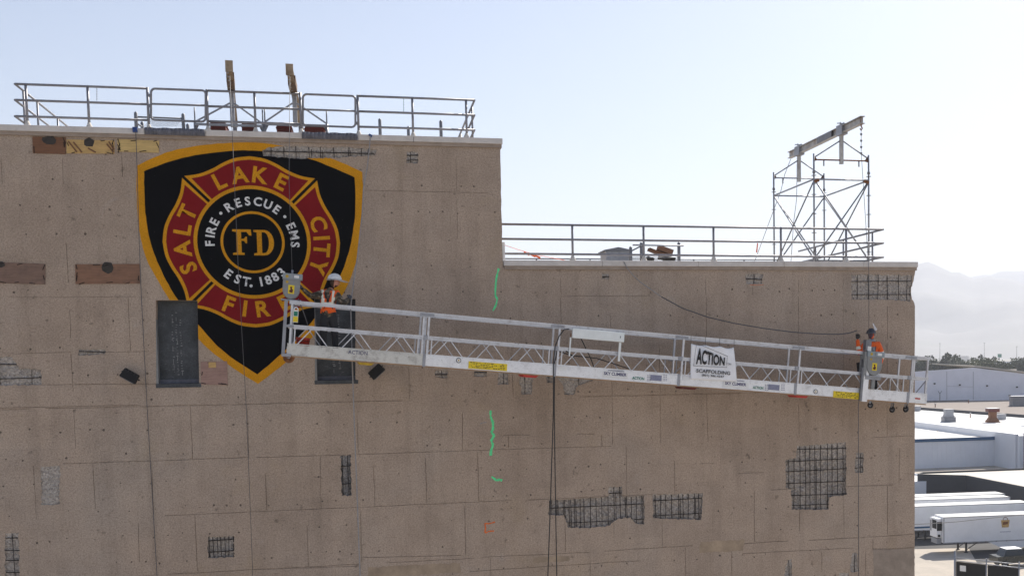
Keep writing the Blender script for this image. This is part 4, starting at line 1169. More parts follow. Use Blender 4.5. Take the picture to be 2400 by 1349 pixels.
for k in range(6):
    a, b = JU[k] + 0.006, JU[k + 1] - 0.006
    small = k == 5
    almat = M['alu_dirty'] if k == 0 else M['alu_clean'] if k in (1, 2, 3) else M['alu']
    deck = pbox(a, b, 0.045, PW - 0.045, 0.015, 0.06).build('deck', M['deckwood'], plat)
    SECT.append(deck)
    pbox(a + .02, b - .02, -0.012, 0.042, -0.028, -0.002).build('deck_edge', M['deckwood'], deck)
    for side in (0, 1):
        n0 = 0.0 if side == 0 else PW - 0.04
        nf = n0 if side == 0 else n0 + 0.04; sg = -1 if side == 0 else 1
        mb = pbox(a, b, n0, n0 + 0.04, 0, VTOE)
        for v in (0.012, 0.095, 0.175, 0.245):
            mb.obox(P(a, nf, v), PU * (b - a), PN * (0.008 * sg), PV * 0.022)
        mb.build('toe_board', almat, deck)
        mb = pbox(a, b, n0 - .005, n0 + 0.045, VM0 + .046, VM1); mb.obox(P(a, n0 - .005, VM0), PU * (b - a), PN * .05, PV * .026); mb.obox(P(a, n0 + .014, VM0 + .026), PU * (b - a), PN * .012, PV * .020); mb.build('mid_rail', M['alu_rail'], deck)
        mb = pbox(a, b, n0 - .005, n0 + 0.045, VT0 + .042, VT1)
        mb.obox(P(a, n0 - .005, VT0), PU * (b - a), PN * .05, PV * .026); mb.obox(P(a, n0 + .014, VT0 + .026), PU * (b - a), PN * .012, PV * .016)
        mb.build('top_rail', M['alu_rail'], deck)
        for (u, w) in ((a + 0.03, .045), (b - 0.075, .045)):
            if k == 0 and u < 0.2 or k in (0, 5) or (u - a < .1):
                pbox(u, u + w, n0 - .003, n0 + 0.043, VTOE, VT0).build('post', M['alu_rail'], deck)
        for u in (a + .13, b - .16):
            if not small: pbox(u, u + .026, n0 + .008, n0 + .034, VTOE, VM0).build('web_upright', M['alu_rail'], deck)
        if small: continue
        npk = 3; sp_ = (b - a - .1) / npk; off = 0.0 if side == 0 else -0.12
        for q in range(npk):
            uc = a + .05 + sp_ * (q + .5) + off
            for s in (-1, 1):
                MB().bar(P(uc + s * .03, n0 + .02, VM0 + .01), P(uc + s * sp_ * .36, n0 + .02, VTOE - .01), .021, .021, PN).build('web_brace', M['alu_rail'], deck)
    if k:
        for side in (0, 1):
            n0 = -.02 if side == 0 else PW - .03
            pbox(a - .035, a + .03, n0, n0 + .05, -.02, VTOE + .03).build('splice', M['galv'], deck)
            pbox(a - .05, a + .05, n0, n0 + .05, VM0 - .02, VM1 + .01).build('splice', M['galv'], deck)
            pbox(a - .16, a + .16, n0 + .004, n0 + .046, VT0 - .012, VT1 - .02).build('splice', M['galv'], deck)
# end frames
for u in (0.0, PL - .05):
    for v0, v1 in ((VM0, VM1), (VT0, VT1), (0.0, .2)):
        pbox(u, u + .045, 0.05, PW - .05, v0 + .003, v1 - .003).build('end_rail', M['alu'], plat)
MB().bar(P(PL - .35, .02, VTOE), P(PL - .06, .02, VM0), .02, .02, PN).build('end_brace', M['galv_dark'], plat)
pbox(-.10, .10, -.05, .02, -.03, .035).build('end_bracket', M['galv'], plat)
pbox(-.05, .12, -.035, -.006, VM0 + .01, VM1 - .01).build('end_bracket', M['galv'], plat)
# brackets showing under the deck
for (x, y, ln, mt) in ((858, 846, .36, 'yellow_dirty'), (1243, 878, .40, 'red'), (1616, 905, .42, 'dkred'), (1880, 928, .36, 'red')):
    u = u_at(x, y)
    mb = MB(); pts = [(u - ln / 2, -.03), (u - ln / 2 + .06, -.085), (u + ln / 2 - .06, -.085), (u + ln / 2, -.03)]
    mb.prism([P(a, .02, v) for a, v in pts], PN * .5); mb.build('under_bracket', M[mt], plat)
# castor wheels
def castor(x, y, r, n, mat, turn):
    u, v = pv_at(x, y, n); c = P(u, n, v)
    w = MB(); ax = (PN * math.cos(turn) + PU * math.sin(turn)); ax.normalize()
    w.lathe(c - ax * .025, ax, [(0, r * .55), (0.0, r * .93), (.008, r), (.042, r), (.05, r * .93), (.05, r * .55)], 20)
    wo_ = w.build('castor_wheel', M['black'] if mat != 'rust' else M['rust'], plat)
    e = PU * math.cos(turn) - PN * math.sin(turn)
    for k in range(5):
        a = k * 2 * math.pi / 5; d = e * math.cos(a) + Vector((0, 0, 1)) * math.sin(a)
        MB().bar(c, c + d * r * .62, .02, .022, ax).build('spoke', M['rust'] if mat == 'rust' else M['galv'], wo_)
    MB().lathe(c - ax * .034, ax, [(0, .028), (.068, .028)], 10).build('hub', M['galv'], wo_)
    for s in (-1, 1):
        top = P(u - .06 if turn < .5 else u, n, -.03) + ax * s * .036
        MB().bar(c + ax * s * .036, top, .045, .008, ax).build('fork', M['galv'], wo_)
castor(677, 834 + 3, .125, .05, 'rust', 0.0)
castor(2040, 949, .075, .03, 'black', 0.9)
castor(2091, 959, .085, .30, 'black', 1.25)
castor(2123, 958, .085, .10, 'black', 1.25)
# labels and stencils on the toe boards
def sticker(name, x0, y0, x1, y1, mat, dv=.0):
    (ua, va), (ub, vb) = pv_at(x0, y0, -.013), pv_at(x1, y1, -.013)
    return MB().obox(P(ua, -.0135, min(va, vb)), PU * (ub - ua), PN * .004, PV * abs(vb - va)).build(name, M[mat], plat)
def plate_text(s, x, y, cap, width, mat, parent=None, bold=.02, n=-.0145):
    u, v = pv_at(x, y, n)
    return put_text('lettering', s, M[mat], parent or plat, P(u, n, v), PU, PV, cap, width, bold)
VMID = .135
def lab(name, x0, x1, y, h, mat, n=-.0135):
    u0, v = pv_at(x0, y, n); u1, _ = pv_at(x1, y, n)
    return MB().obox(P(u0, n, v - h / 2), PU * (u1 - u0), PN * .004, PV * h).build(name, M[mat], plat)
for (xa, xb, y) in ((1098, 1189, 854), (1953, 2016, 923)):
    o = lab('warning_label', xa, xb, y, .165, 'yellow')
    r2 = random.Random(int(xa)); u0, v0 = pv_at(xa, y, -.0145); u1, _ = pv_at(xb, y, -.0145)
    mb = MB()
    for row in range(4):
        u = u0 + .03 + r2.random() * .05
        while u < u1 - .08:
            w = r2.uniform(.02, .06)
            if r2.random() < .75: mb.obox(P(u, -.0152, v0 + .05 - row * .036), PU * w, PN * .0015, PV * r2.uniform(.008, .018))
            u += w + .015
    mb.build('small_print', M['inkblack'], o)['kind'] = 'stuff'
for (x, y) in ((1075, 844), (1912, 917)):
    u, v = pv_at(x, y, -.0135)
    o = MB().lathe(P(u, -.0095, v), -PN, [(0, .058), (.004, .058)], 20).build('round_label', M['inkblack'], plat)
    MB().lathe(P(u, -.0138, v), -PN, [(0, .044), (.0022, .044)], 20).build('label_centre', M['white'], o)
    MB().lathe(P(u, -.0162, v), -PN, [(0, .018), (.0015, .018)], 10).build('label_dot', M['yellow_dirty'], o)
for (x, y) in ((1442, 876), (1725, 899)):
    o = lab('brand_label', x - 30, x + 30, y, .15, 'white')
    plate_text('SKY CLIMBER', x + (0 if x < 1500 else -1), y, .075, .56, 'navy', o, .03)
    u, v = pv_at(x, y - 7, -.0145); MB().obox(P(u - .18, -.0150, v), PU * .40, PN * .001, PV * .012).build('stripe', M['navy'], o)
plate_text('ACTION', 839, 826, .085, .42, 'navy', None, .0)
plate_text('ACTION', 1496, 886, .07, .30, 'green', None, .02)
plate_text('ACTION', 1777, 908, .07, .28, 'green', None, .02)
for (x, y) in ((1539, 884), (1815, 906)):
    o = lab('data_plate', x - 14, x + 12, y, .135, 'graylabel')
    r2 = random.Random(x)
    for s in (-20, 18):
        mb = MB()
        for row in range(4):
            for q in range(2):
                u, v = pv_at(x + s + q * 5 - 2, y - 5 + row * 4, -.0145)
                mb.obox(P(u, -.0150, v - .008), PU * .035, PN * .0012, PV * .016)
        mb.build('small_print', M['graylabel'], o)['kind'] = 'stuff'
lab('paper_label', 1308, 1328, 862, .10, 'white'); lab('paper_label', 1600, 1616, 885, .10, 'white')
o = lab('red_label', 2145, 2157, 933, .035, 'red')

# hoists (traction winches) at the two ends
def hoist(u, v, n, w, h, d, label, tall):
    rt = root('traction_hoist', P(u, n, v), label, 'hoist', 'grey traction hoists on the platform')
    def Q(x, y): return P(u, n, v) + PU * x + PV * y
    prof = [(-w / 2, h), (w / 2, h), (w / 2, h * .42)] + [(w / 2 * math.cos(a), h * .42 - h * .42 * math.sin(a)) for a in [math.pi * k / 12 for k in range(1, 12)]] + [(-w / 2, h * .42)]
    o = MB().prism([Q(*p) for p in prof], PN * d).build('housing', M['hoist'], rt); bv = o.modifiers.new('edge', 'BEVEL'); bv.width = .018; bv.segments = 3
    MB().obox(Q(-w / 2 - .012, h * .80) - PN * .02, PU * (w + .05), PN * (d + .04), PV * (h * .22)).build('head', M['hoist_blue'], rt)
    MB().tube([Q(.0, h + .02) + PN * d / 2, Q(.0, h + .10) + PN * d / 2], .022, 8).build('rope_guide', M['galv'], rt)
    MB().obox(Q(w * .12, h * .86) - PN * .026, PU * (w * .28), PN * .005, PV * (h * .10)).build('name_plate', M['white'], rt)
    MB().obox(Q(-.01, h * .83) - PN * .034, PU * .03, PN * .012, PV * (h * .17)).build('lever', M['galv'], rt)
    MB().lathe(Q(-w * .28, h * .90) - PN * .02, -PN, [(0, .035), (.004, .035)], 12).build('round_sticker', M['yellow_dirty'], rt)
    MB().lathe(Q(-w * .26, h * .68) - PN * .0, -PN, [(0, .03), (.004, .03)], 8).build('round_sticker', M['yellow_dirty'], rt)
    s = MB().obox(Q(-.065, h * .22) - PN * .004, PU * .13, PN * .0035, PV * .19).build('hazard_sticker', M['yellow'], rt)
    b = MB(); b.add([Q(-.03, h * .22 + .03) - PN * .0055, Q(.03, h * .22 + .02) - PN * .0055, Q(.04, h * .22 + .09) - PN * .0055, Q(.015, h * .22 + .11) - PN * .0055, Q(.02, h * .22 + .16) - PN * .0055, Q(-.03, h * .22 + .15) - PN * .0055, Q(-.015, h * .22 + .09) - PN * .0055, Q(-.045, h * .22 + .07) - PN * .0055], [tuple(range(8))])
    b.build('hazard_symbol', M['dkred'], s)
    MB().obox(Q(-w / 2 - .02, -.03) - PN * .0, PU * (w + .06), PN * d, PV * .028).build('base_plate', M['galv'], rt)
    return rt
uL, vL = pv_at(681, 703, .1)
h1 = hoist(uL, vL + .02, .12, .37, .55, .26, 'grey traction hoist above the left end of the platform beside the left worker', 0)
for du, nn in ((-.09, .10), (.06, .10)):
    pbox(uL + du - .035, uL + du + .035, nn, nn + .07, .0, vL).build('hoist_column', M['galv'], plat)
uR, vR = pv_at(2047, 880, -.10)
h2 = hoist(uR, vR, -.12, .42, .60, .27, 'grey traction hoist in front of the right worker', 1)
MB().obox(P(uR - .29, -.10, vR + .0), PU * .09, PN * .24, PV * .60).build('side_housing', M['hoist'], h2)
MB().obox(P(uR - .27, -.09, vR + .62), PU * .15, PN * .16, PV * .27).build('overspeed_brake', M['galv_dark'], h2)
MB().obox(P(uR - .22, -.097, vR + .60), PU * .10, PN * .006, PV * .13).build('name_plate', M['white'], h2)
cu0 = u_at(2022, 900, -.06)
pbox(cu0, cu0 + .145, -.085, -.022, -.06, .78).build('hoist_column', M['alu_clean'], plat)
pbox(cu0 - .06, cu0 - .002, -.09, -.022, -.05, .80).build('hoist_column', M['galv_dark'], plat)
pbox(uR - .22, uR + .22, -.09, -.022, vR - .10, vR - .032).build('hoist_bracket', M['galv'], plat)
MB().obox(P(uR - .02, -.08, vR - .34), PU * .09, PN * .06, PV * .24).build('motor', M['hoist'], h2)

# tag, bucket, panel box and banner on the platform
u, v = pv_at(693, 738, -.02)
rt = root('safety_tag', P(u, -.02, v - .16), 'white, green and yellow scaffold tag hanging near the left end of the platform', 'tag')
MB().tube([P(u + .045 * math.cos(a), -.02, v + .10 + .07 * math.sin(a)) for a in [math.pi * k / 8 for k in range(9)]], .013, 8).build('tag_loop', M['white'], rt)
MB().obox(P(u - .055, -.022, v - .16), PU * .11, PN * .006, PV * .27).build('tag_plate', M['white'], rt)
MB().obox(P(u - .042, -.0245, v - .02), PU * .084, PN * .002, PV * .10).build('green_field', M['green'], rt)
MB().obox(P(u - .050, -.0245, v - .15), PU * .10, PN * .002, PV * .12).build('yellow_field', M['yellow'], rt)
u, v = pv_at(711, 786, .42)
rt = root('bucket', P(u, .42, .06), 'red plastic bucket standing on the left end of the platform', 'bucket')
MB().lathe(P(u, .42, .062), PV, [(0, .12), (.32, .15), (.33, .158), (.36, .158), (.36, .145), (.33, .14), (.02, .11)], 20).build('pail', M['red'], rt)
MB().tube([P(u + .15 * math.cos(a), .42, .40 - .10 * math.sin(a)) for a in [math.pi * k / 10 for k in range(11)]], .005, 6).build('handle', M['galv_dark'], rt)
MB().lathe(P(u, .42, .34), PV, [(0, .153), (.018, .153)], 20).build('rim_band', M['dkred'], rt)
(ua, va), (ub, vb) = pv_at(1341, 792, -.09), pv_at(1463, 792, -.09)
rt = root('control_panel', P((ua + ub) / 2, -.06, 1.0), 'pale grey rectangular box hung on two legs over the middle of the platform rail', 'panel')
vt = pv_at(1341, 767, -.09)[1]
o = MB().obox(P(ua, -.10, vt - .24), PU * (ub - ua), PN * .08, PV * .225).build('box', M['greypanel'], rt); bv = o.modifiers.new('e', 'BEVEL'); bv.width = .008
for x0, x1, y0, y1 in ((1333, 1339, 790, 834), (1448, 1456, 802, 846)):
    (a1, b1), (a2, b2) = pv_at(x0, y1, -.05), pv_at(x1, y0, -.05)
    MB().obox(P(a1, -.06, b1), PU * (a2 - a1), PN * .035, PV * (b2 - b1)).build('leg', M['greypanel'], rt)
    MB().tube([P((a1 + a2) / 2, -.045, b2 - .01), P((a1 + a2) / 2, -.045, b2 + .10)], .012, 6).build('pin', M['rust'], rt)
MB().tube([P(ub - .10, -.105, vt - .15), P(ub - .10, -.105, vt - .10)], .006, 6).build('catch', M['inkblack'], rt)
# banner
ub0, vb0 = pv_at(1618, 888, -.03); ub1, vb1 = pv_at(1727, 893, -.03); ut0, vt0 = pv_at(1619, 805, -.03); ut1, vt1 = pv_at(1720, 813, -.03)
bn = root('banner', P((ub0 + ub1) / 2, -.03, vb0), 'white vinyl banner with black lettering tied to the platform railing', 'banner')
mb = MB(); NX, NY = 26, 20
for j in range(NY + 1):
    t = j / NY
    for i in range(NX + 1):
        s = i / NX
        u = (ub0 * (1 - s) + ub1 * s) * (1 - t) + (ut0 * (1 - s) + ut1 * s) * t
        vv = (vb0 * (1 - s) + vb1 * s) * (1 - t) + (vt0 * (1 - s) + vt1 * s) * t
        sag = (abs(math.sin(s * math.pi * 3)) ** 0.8) * .035 * t ** 4 * (0.6 + .8 * s)
        nn = -.038 + .012 * math.sin(s * 9 + t * 5) * (t * .8 + .2) - .02 * t ** 3 * math.sin(s * math.pi * 6) + .015 * math.sin(s * 21 - t * 9) * t * .4 * s
        mb.v.append(P(u, nn, vv - sag))
for j in range(NY):
    for i in range(NX):
        a = j * (NX + 1) + i; mb.face((a, a + 1, a + NX + 2, a + NX + 1), True)
sheet = mb.build('sheet', M['banner'], bn, fix=False); so = sheet.modifiers.new('t', 'SOLIDIFY'); so.thickness = .003
for s in (0, .33, .66, 1):
    u = ut0 + (ut1 - ut0) * s; MB().tube([P(u, -.045, vt0 - .02), P(u, -.02, VT0 + .05), P(u, -.014, VT1 + .01)], .004, 5).build('tie', M['inkblack'], bn)
def btext(s, x, y, cap, width, bold=.02, name='lettering'):
    u, v = pv_at(x, y, -.066); return put_text(name, s, M['inkblack'], bn, P(u, -.066, v), PU, PV, cap, width, bold)
btext('SCAFFOLDING', 1672, 871, .088, .88, .022)
btext('(801) 386-4347', 1671, 881, .066, .58, .02)
btext('TM', 1709, 853, .05, .10, .0)
# tapering logo word inside its outline
bx0, bx1 = pv_at(1632, 840, -.066)[0], pv_at(1699, 845, -.066)[0]
vlo = pv_at(1640, 855, -.066)[1]
me = text_mesh('ACTION', 1.0, .035); xs = [q.co.x for q in me.vertices]; ys = [q.co.y for q in me.vertices]
bs = wloc(bn)
for q in me.vertices:
    s = (q.co.x - min(xs)) / (max(xs) - min(xs)); t = (q.co.y - min(ys)) / (max(ys) - min(ys))
    u = bx0 + (bx1 - bx0) * s ** 1.0
    lo = vlo + .012 + .02 * s; hi = vlo + .43 - .20 * s
    q.co = P(u, -.066, lo + (hi - lo) * t) - bs
me.materials.clear(); me.materials.append(M['inkblack']); link('logo_word', me, bn, bs)
fr = [(bx0 - .055, vlo - .03), (bx1 + .065, vlo + .0), (bx1 + .05, vlo + .10), (bx1 + .062, vlo + .27), (bx0 - .02, vlo + .52), (bx0 - .055, vlo - .03)]
MB().tube([P(a, -.064, b) for a, b in fr], .0045, 4).build('logo_outline', M['inkblack'], bn)

# ------------------------------------------------------------------ ropes and cables
hr = P(uL, .12, vL + .6) + PN * .13
t2 = at2(-1.45); t2.z -= .2
line('suspension_rope', [t2, Vector((hr.x, hr.y, hr.z + 2)), hr], .0065, 'wire', 'steel suspension rope from the right outrigger beam down to the left hoist', 'rope')
t1 = at1(-1.2); t1.z -= .2
line('suspension_rope', [t1, Vector((t1.x, t1.y + .3, 24)), Vector((t1.x + .02, t1.y + .7, 21)), Vector((t1.x + .02, t1.y + .8, 12))], .0065, 'wire', 'thin steel rope hanging from the left outrigger beam across the emblem', 'rope')
hR = P(uR - .14, -.02, vR + .62)
tR = tipF + Vector((0, .1, -.25))
line('suspension_rope', [tR, tR + Vector((.0, 0, -.55)), Vector((hR.x, hR.y, hR.z + 2)), hR], .0065, 'wire', 'steel suspension rope from the scaffold tower beam down to the right hoist', 'rope')
mb = MB()
for k in range(4): mb.lathe(tR + Vector((0, 0, -.06 - .16 * k)), (0, 0, -1), [(0, .012), (.02, .028), (.05, .028), (.07, .012)], 8)
tag(mb.build('rope_clips', M['galv_dark'], None, loc=tR), 'row of small dark rope clips under the hook of the tower beam', 'clips')
line('tail_rope', [P(cu0 - .05, -.03, vR + .4), P(cu0 - .055, -.03, -.2), P(cu0 - .055, -.03, -.2) + Vector((0, 0, -9))], .010, 'wire', 'dark rope hanging from the right hoist down the wall', 'rope')
def wallrope(pts, r, mat, label, cat='rope'):
    return line('lifeline', [W(*p) for p in pts], r, mat, label, cat)
wallrope([(318, 306, -.13), (319, 330, -.12), (322, 420, -.10), (326, 560, -.08), (331, 690, -.06), (344.5, 950, -.05), (368, 1349, -.05), (390, 1700, -.05)], .008, 'wire', 'dark rope hanging from the coping down the wall left of the emblem')
tag(MB().box(W(313, 307).x, W(324, 307).x, -.13, -.085, W(318, 312).z, W(318, 300).z + .0).build('rope_pad', M['blue'], None, loc=W(318, 308, -.1)), 'blue rope pad on the coping left of the emblem', 'rope pad')
tag(MB().prism([W(863, 316, -.12), W(870, 322, -.12), W(873, 317, -.12), W(866, 313, -.12)], (0, .04, 0)).build('rope_pad', M['blue'], None, loc=W(868, 317, -.1)), 'blue rope pad on the coping right of the emblem', 'rope pad')
wallrope([(868, 318, -.13), (866, 345, -.10), (861, 390, -.08), (852, 440, -.05), (849, 500, -.25), (838, 600, -.9), (825, 688, -1.28), (822, 720, -1.27), (824, 800, -1.26), (829, 950, -1.26), (844, 1349, -1.26), (858, 1700, -1.26)], .014, 'grey_rope', 'grey lifeline from the right blue pad through the left worker\'s hand')
cp = [(1462, 613, -.09), (1470, 628, -.10), (1484, 645, -.12), (1500, 660, -.15), (1520, 674, -.2), (1550, 695, -.3), (1600, 722, -.4), (1660, 743, -.5), (1720, 757, -.55), (1790, 769, -.6), (1860, 778, -.62), (1920, 782, -.65), (1965, 783, -.66), (1990, 780, -.68), (2009, 774, -.70)]
wallrope(cp[:6], .011, 'grey_rope', 'pale end of the line hanging over the low coping')
wallrope(cp[5:], .013, 'wire', 'dark line sagging across the wall into the right worker\'s raised hand')
for k, pts in enumerate(([(1334, 770, -1.62), (1322, 772, -1.66), (1310, 788, -1.68), (1301, 812, -1.68), (1297, 850, -1.68), (1297, 960, -1.68), (1290, 1180, -1.68), (1284, 1349, -1.68), (1275, 1700, -1.68)],
                         [(1345, 836, -1.15), (1325, 820, -1.3), (1306, 818, -1.6), (1300, 850, -1.66), (1299, 960, -1.66), (1302, 1180, -1.66), (1305, 1349, -1.66), (1308, 1700, -1.66)])):
    line('power_cable', [W(*p) for p in pts], .013, 'black', ('black power cable looping off the panel box and down the wall', 'second black power cable hanging beside the first, slightly right of it')[k], 'cable', 'black power cables under the platform')
line('deck_hose', [P(u_at(1360, 795, .1), .1, .95), P(u_at(1385, 850, .2), .2, .45), P(u_at(1400, 862, .3), .3, .08)], .012, 'black', 'black hose slanting down onto the deck under the panel box', 'hose')
line('deck_hose', [P(u_at(1300, 820, .6), .62, .62), P(u_at(1340, 830, .6), .62, .52), P(u_at(1400, 835, .6), .62, .50), P(u_at(1480, 860, .6), .62, .30)], .012, 'black', 'dark hose looped along the rear rail behind the panel box', 'hose')
line('hoist_cord', [P(uL + .16, .10, vL + .05), P(uL + .30, .12, .95), P(uL + .38, .2, .75), P(uL + .44, .25, .55)], .010, 'wire', 'short dark control cord hanging below the left hoist', 'cord')

# ------------------------------------------------------------------ people on the platform
def skinned(joints, bones, rootj, fat=1.13):
    names = list(joints); idx = {n: i for i, n in enumerate(names)}
    bm = bmesh.new(); sk = bm.verts.layers.skin.verify()
    vs = []
    for n in names:
        p, r = joints[n]; v = bm.verts.new(p); rr = r if isinstance(r, tuple) else (r, r); rr = (rr[0] * fat, rr[1] * fat)
        v[sk].radius = rr; v[sk].use_root = (n == rootj); vs.append(v)
    for a, b in bones: bm.edges.new((vs[idx[a]], vs[idx[b]]))
    me = bpy.data.meshes.new('skel'); bm.to_mesh(me); bm.free()
    o = bpy.data.objects.new('skel', me); COL.objects.link(o)
    m1 = o.modifiers.new('s', 'SKIN'); m1.use_smooth_shade = True
    m2 = o.modifiers.new('d', 'SUBSURF'); m2.levels = 2; m2.render_levels = 2
    dg = bpy.context.evaluated_depsgraph_get()
    ev = bpy.data.meshes.new_from_object(o.evaluated_get(dg))
    V = [v.co.copy() for v in ev.vertices]; F = [tuple(p.vertices) for p in ev.polygons]
    bpy.data.objects.remove(o); bpy.data.meshes.remove(me); bpy.data.meshes.remove(ev)
    return V, F
def seg_near(p, a, b):
    d = b - a; t = max(0, min(1, (p - a).dot(d) / max(d.length_squared, 1e-9))); return (p - (a + d * t)).length, t
def ellipsoid(mb, c, ax, ay, az, n=14, k=10, fn=None):
    c = Vector(c); b = len(mb.v)
    for j in range(k + 1):
        th = math.pi * j / k
        for i in range(n):
            ph = 2 * math.pi * i / n
            d = Vector((math.sin(th) * math.cos(ph), math.sin(th) * math.sin(ph), math.cos(th)))
            if fn: d = fn(d)
            mb.v.append(c + ax * d.x + ay * d.y + az * d.z)
    for j in range(k):
        for i in range(n):
            i2 = (i + 1) % n; mb.face((b + j * n + i, b + j * n + i2, b + (j + 1) * n + i2, b + (j + 1) * n + i), True)
def hand(mb, wrist, d, nrm, mi, curl=0.6, s=1.0, left=False):
    """palm and five separate bent fingers; d points to the knuckles, nrm is the back of the hand"""
    d = Vector(d).normalized(); nrm = Vector(nrm); nrm = (nrm - d * nrm.dot(d)).normalized(); sd = d.cross(nrm) * (-1 if left else 1)
    mb.mi = mi
    ellipsoid(mb, wrist + d * .05 * s, d * .058 * s, sd * .044 * s, nrm * .02 * s, 10, 8)
    for k, (o, L) in enumerate(((-.032, .075), (-.011, .086), (.011, .082), (.031, .064))):
        p = wrist + d * .085 * s + sd * o * s; a = 0.25; pts = [p - d * .02 * s]; dd = d
        for q in range(4):
            pts.append(p); ang = curl * (0.55 + .35 * q); dd = d * math.cos(ang * (q + 1) * .6) - nrm * math.sin(ang * (q + 1) * .6)
            p = p + dd * (L / 3.4) * s
        mb.tube(pts, [.0105 * s, .0105 * s, .0098 * s, .009 * s, .0075 * s], 7)
    p = wrist + d * .03 * s - sd * .035 * s
    pts = [p, p - sd * .025 * s + d * .025 * s - nrm * .01 * s, p - sd * .028 * s + d * .055 * s - nrm * .03 * s, p - sd * .012 * s + d * .075 * s - nrm * .042 * s]
    mb.tube(pts, [.014 * s, .012 * s, .0105 * s, .008 * s], 7)
def head_shape(mb, c, fwd, mi_face, mi_cover, cover=None):
    fwd = Vector(fwd).normalized(); sd = Vector((0, 0, 1)).cross(fwd).normalized(); up = fwd.cross(sd)
    mb.mi = mi_face; b0 = len(mb.f)
    def shape(v):
        w = Vector(v)
        if w.z < 0: w.x *= 1 + .08 * w.z; w.y *= 1 + .34 * w.z          # jaw narrows
        if w.x > .55 and w.z < -.1: w.x *= 1.06                          # chin and mouth forward
        if w.x > .8 and -.05 < w.z < .35: w.x *= .965                    # eye sockets
        return w
    ellipsoid(mb, c, fwd * .098, sd * .077, up * .122, 20, 16, shape)
    if cover:
        for k in range(b0, len(mb.f)):
            ctr = sum((mb.v[i] for i in mb.f[k]), Vector()) / len(mb.f[k]) - c
            if cover(ctr.dot(fwd), ctr.dot(sd), ctr.dot(up)): mb.m[k] = mi_cover
    mb.mi = mi_face
    mb.tube([c + fwd * .092 + up * .035, c + fwd * .108 + up * .0, c + fwd * .118 - up * .022, c + fwd * .098 - up * .034], [.010, .012, .016, .010], 7)   # nose
    for s in (-1, 1):
        ellipsoid(mb, c + sd * .078 * s - fwd * .005 + up * .0, fwd * .022, sd * .012, up * .034, 8, 6)                                                     # ears
    mb.tube([c + fwd * .094 - sd * .026 - up * .062, c + fwd * .104 - up * .064, c + fwd * .094 + sd * .026 - up * .062], [.005, .008, .005], 6)            # mouth
    return fwd, sd, up
def hard_hat(rt, c, fwd, mat, visor, tilt=0.0, k_=1.0, shell='hard_hat'):
    fwd = Vector(fwd).normalized(); sd = Vector((0, 0, 1)).cross(fwd).normalized(); up = fwd.cross(sd)
    fwd = fwd * k_; sd = sd * k_; up = up * k_
    f2 = (fwd * math.cos(tilt) + up * math.sin(tilt)); u2 = (up * math.cos(tilt) - fwd * math.sin(tilt))
    mb = MB(); n = 24; rows = 8; b = 0
    for j in range(rows + 1):
        th = math.pi / 2 * j / rows
        for i in range(n):
            ph = 2 * math.pi * i / n
            mb.v.append(c + u2 * (.045 + .118 * math.cos(th)) + (f2 * math.cos(ph) * .135 + sd * math.sin(ph) * .112) * (math.sin(th) if j else .02))
    for j in range(rows):
        for i in range(n): mb.face((j * n + i, j * n + (i + 1) % n, (j + 1) * n + (i + 1) % n, (j + 1) * n + i), True)
    base = rows * n; s = len(mb.v)
    for i in range(n):
        ph = 2 * math.pi * i / n; ext = .022 + (.045 * max(0, math.cos(ph)) ** 2)
        mb.v.append(c + u2 * (.036 - .01 * max(0, math.cos(ph))) + f2 * math.cos(ph) * (.135 + ext) + sd * math.sin(ph) * (.112 + ext * .8))
    for i in range(n): mb.face((base + i, base + (i + 1) % n, s + (i + 1) % n, s + i), True)
    hat = mb.build(shell, mat, rt, fix=False); so = hat.modifiers.new('t', 'SOLIDIFY'); so.thickness = .006
    for k in (-1, 0, 1):                                   # crown ridges
        MB().tube([c + u2 * (.045 + .122 * math.cos(t)) + f2 * .139 * math.sin(t) + sd * .03 * k * math.cos(t) for t in [-1.2 + 2.4 * q / 10 for q in range(11)]], .006, 6).build('ridge', mat, hat)
    ring = MB().tube([c + u2 * .052 + f2 * math.cos(2 * math.pi * i / 20) * .142 + sd * math.sin(2 * math.pi * i / 20) * .119 for i in range(20)], .006, 6, closed=True).build('band', M['galv_dark'], hat)
    if visor:
        vb = MB(); rise, back, h = visor
        e = (f2 * math.cos(rise) + u2 * math.sin(rise)); pn = (u2 * math.cos(rise) - f2 * math.sin(rise))
        for j in range(5):
            for i in range(11):
                a = -1.0 + 2.0 * i / 10
                vb.v.append(c + u2 * (.075 + back) + f2 * .03 + (f2 * math.cos(a) * .14 + sd * math.sin(a) * .14) + e * (h * j / 4) * (1 - .25 * abs(a)))
        for j in range(4):
            for i in range(10): k = j * 11 + i; vb.face((k, k + 1, k + 12, k + 11), True)
        vo_ = vb.build('face_shield', M['visor'], rt, fix=False); so = vo_.modifiers.new('t', 'SOLIDIFY'); so.thickness = .003
    return hat
def make_person(label, J, bones, rootj, mats, zones, feet):
    """zones: bone -> material index (or function of t)"""
    base = feet
    rt = root('person', base, label, 'person')
    V, F = skinned(J, bones, rootj)
    mb = MB(); mb.v = V
    segs = [(J[a][0], J[b][0], zones.get((a, b), 0)) for a, b in bones]
    tors = []
    for f in F:
        c = sum((V[i] for i in f), Vector()) / len(f)
        best = min(((seg_near(c, a, b), z, k) for k, (a, b, z) in enumerate(segs)), key=lambda q: q[0][0])
        z = best[1]; t = best[0][1]
        if callable(z): z = z(t)
        mb.mi = z; mb.face(f, True); tors.append(best[2])
    return rt, mb, V, F, tors
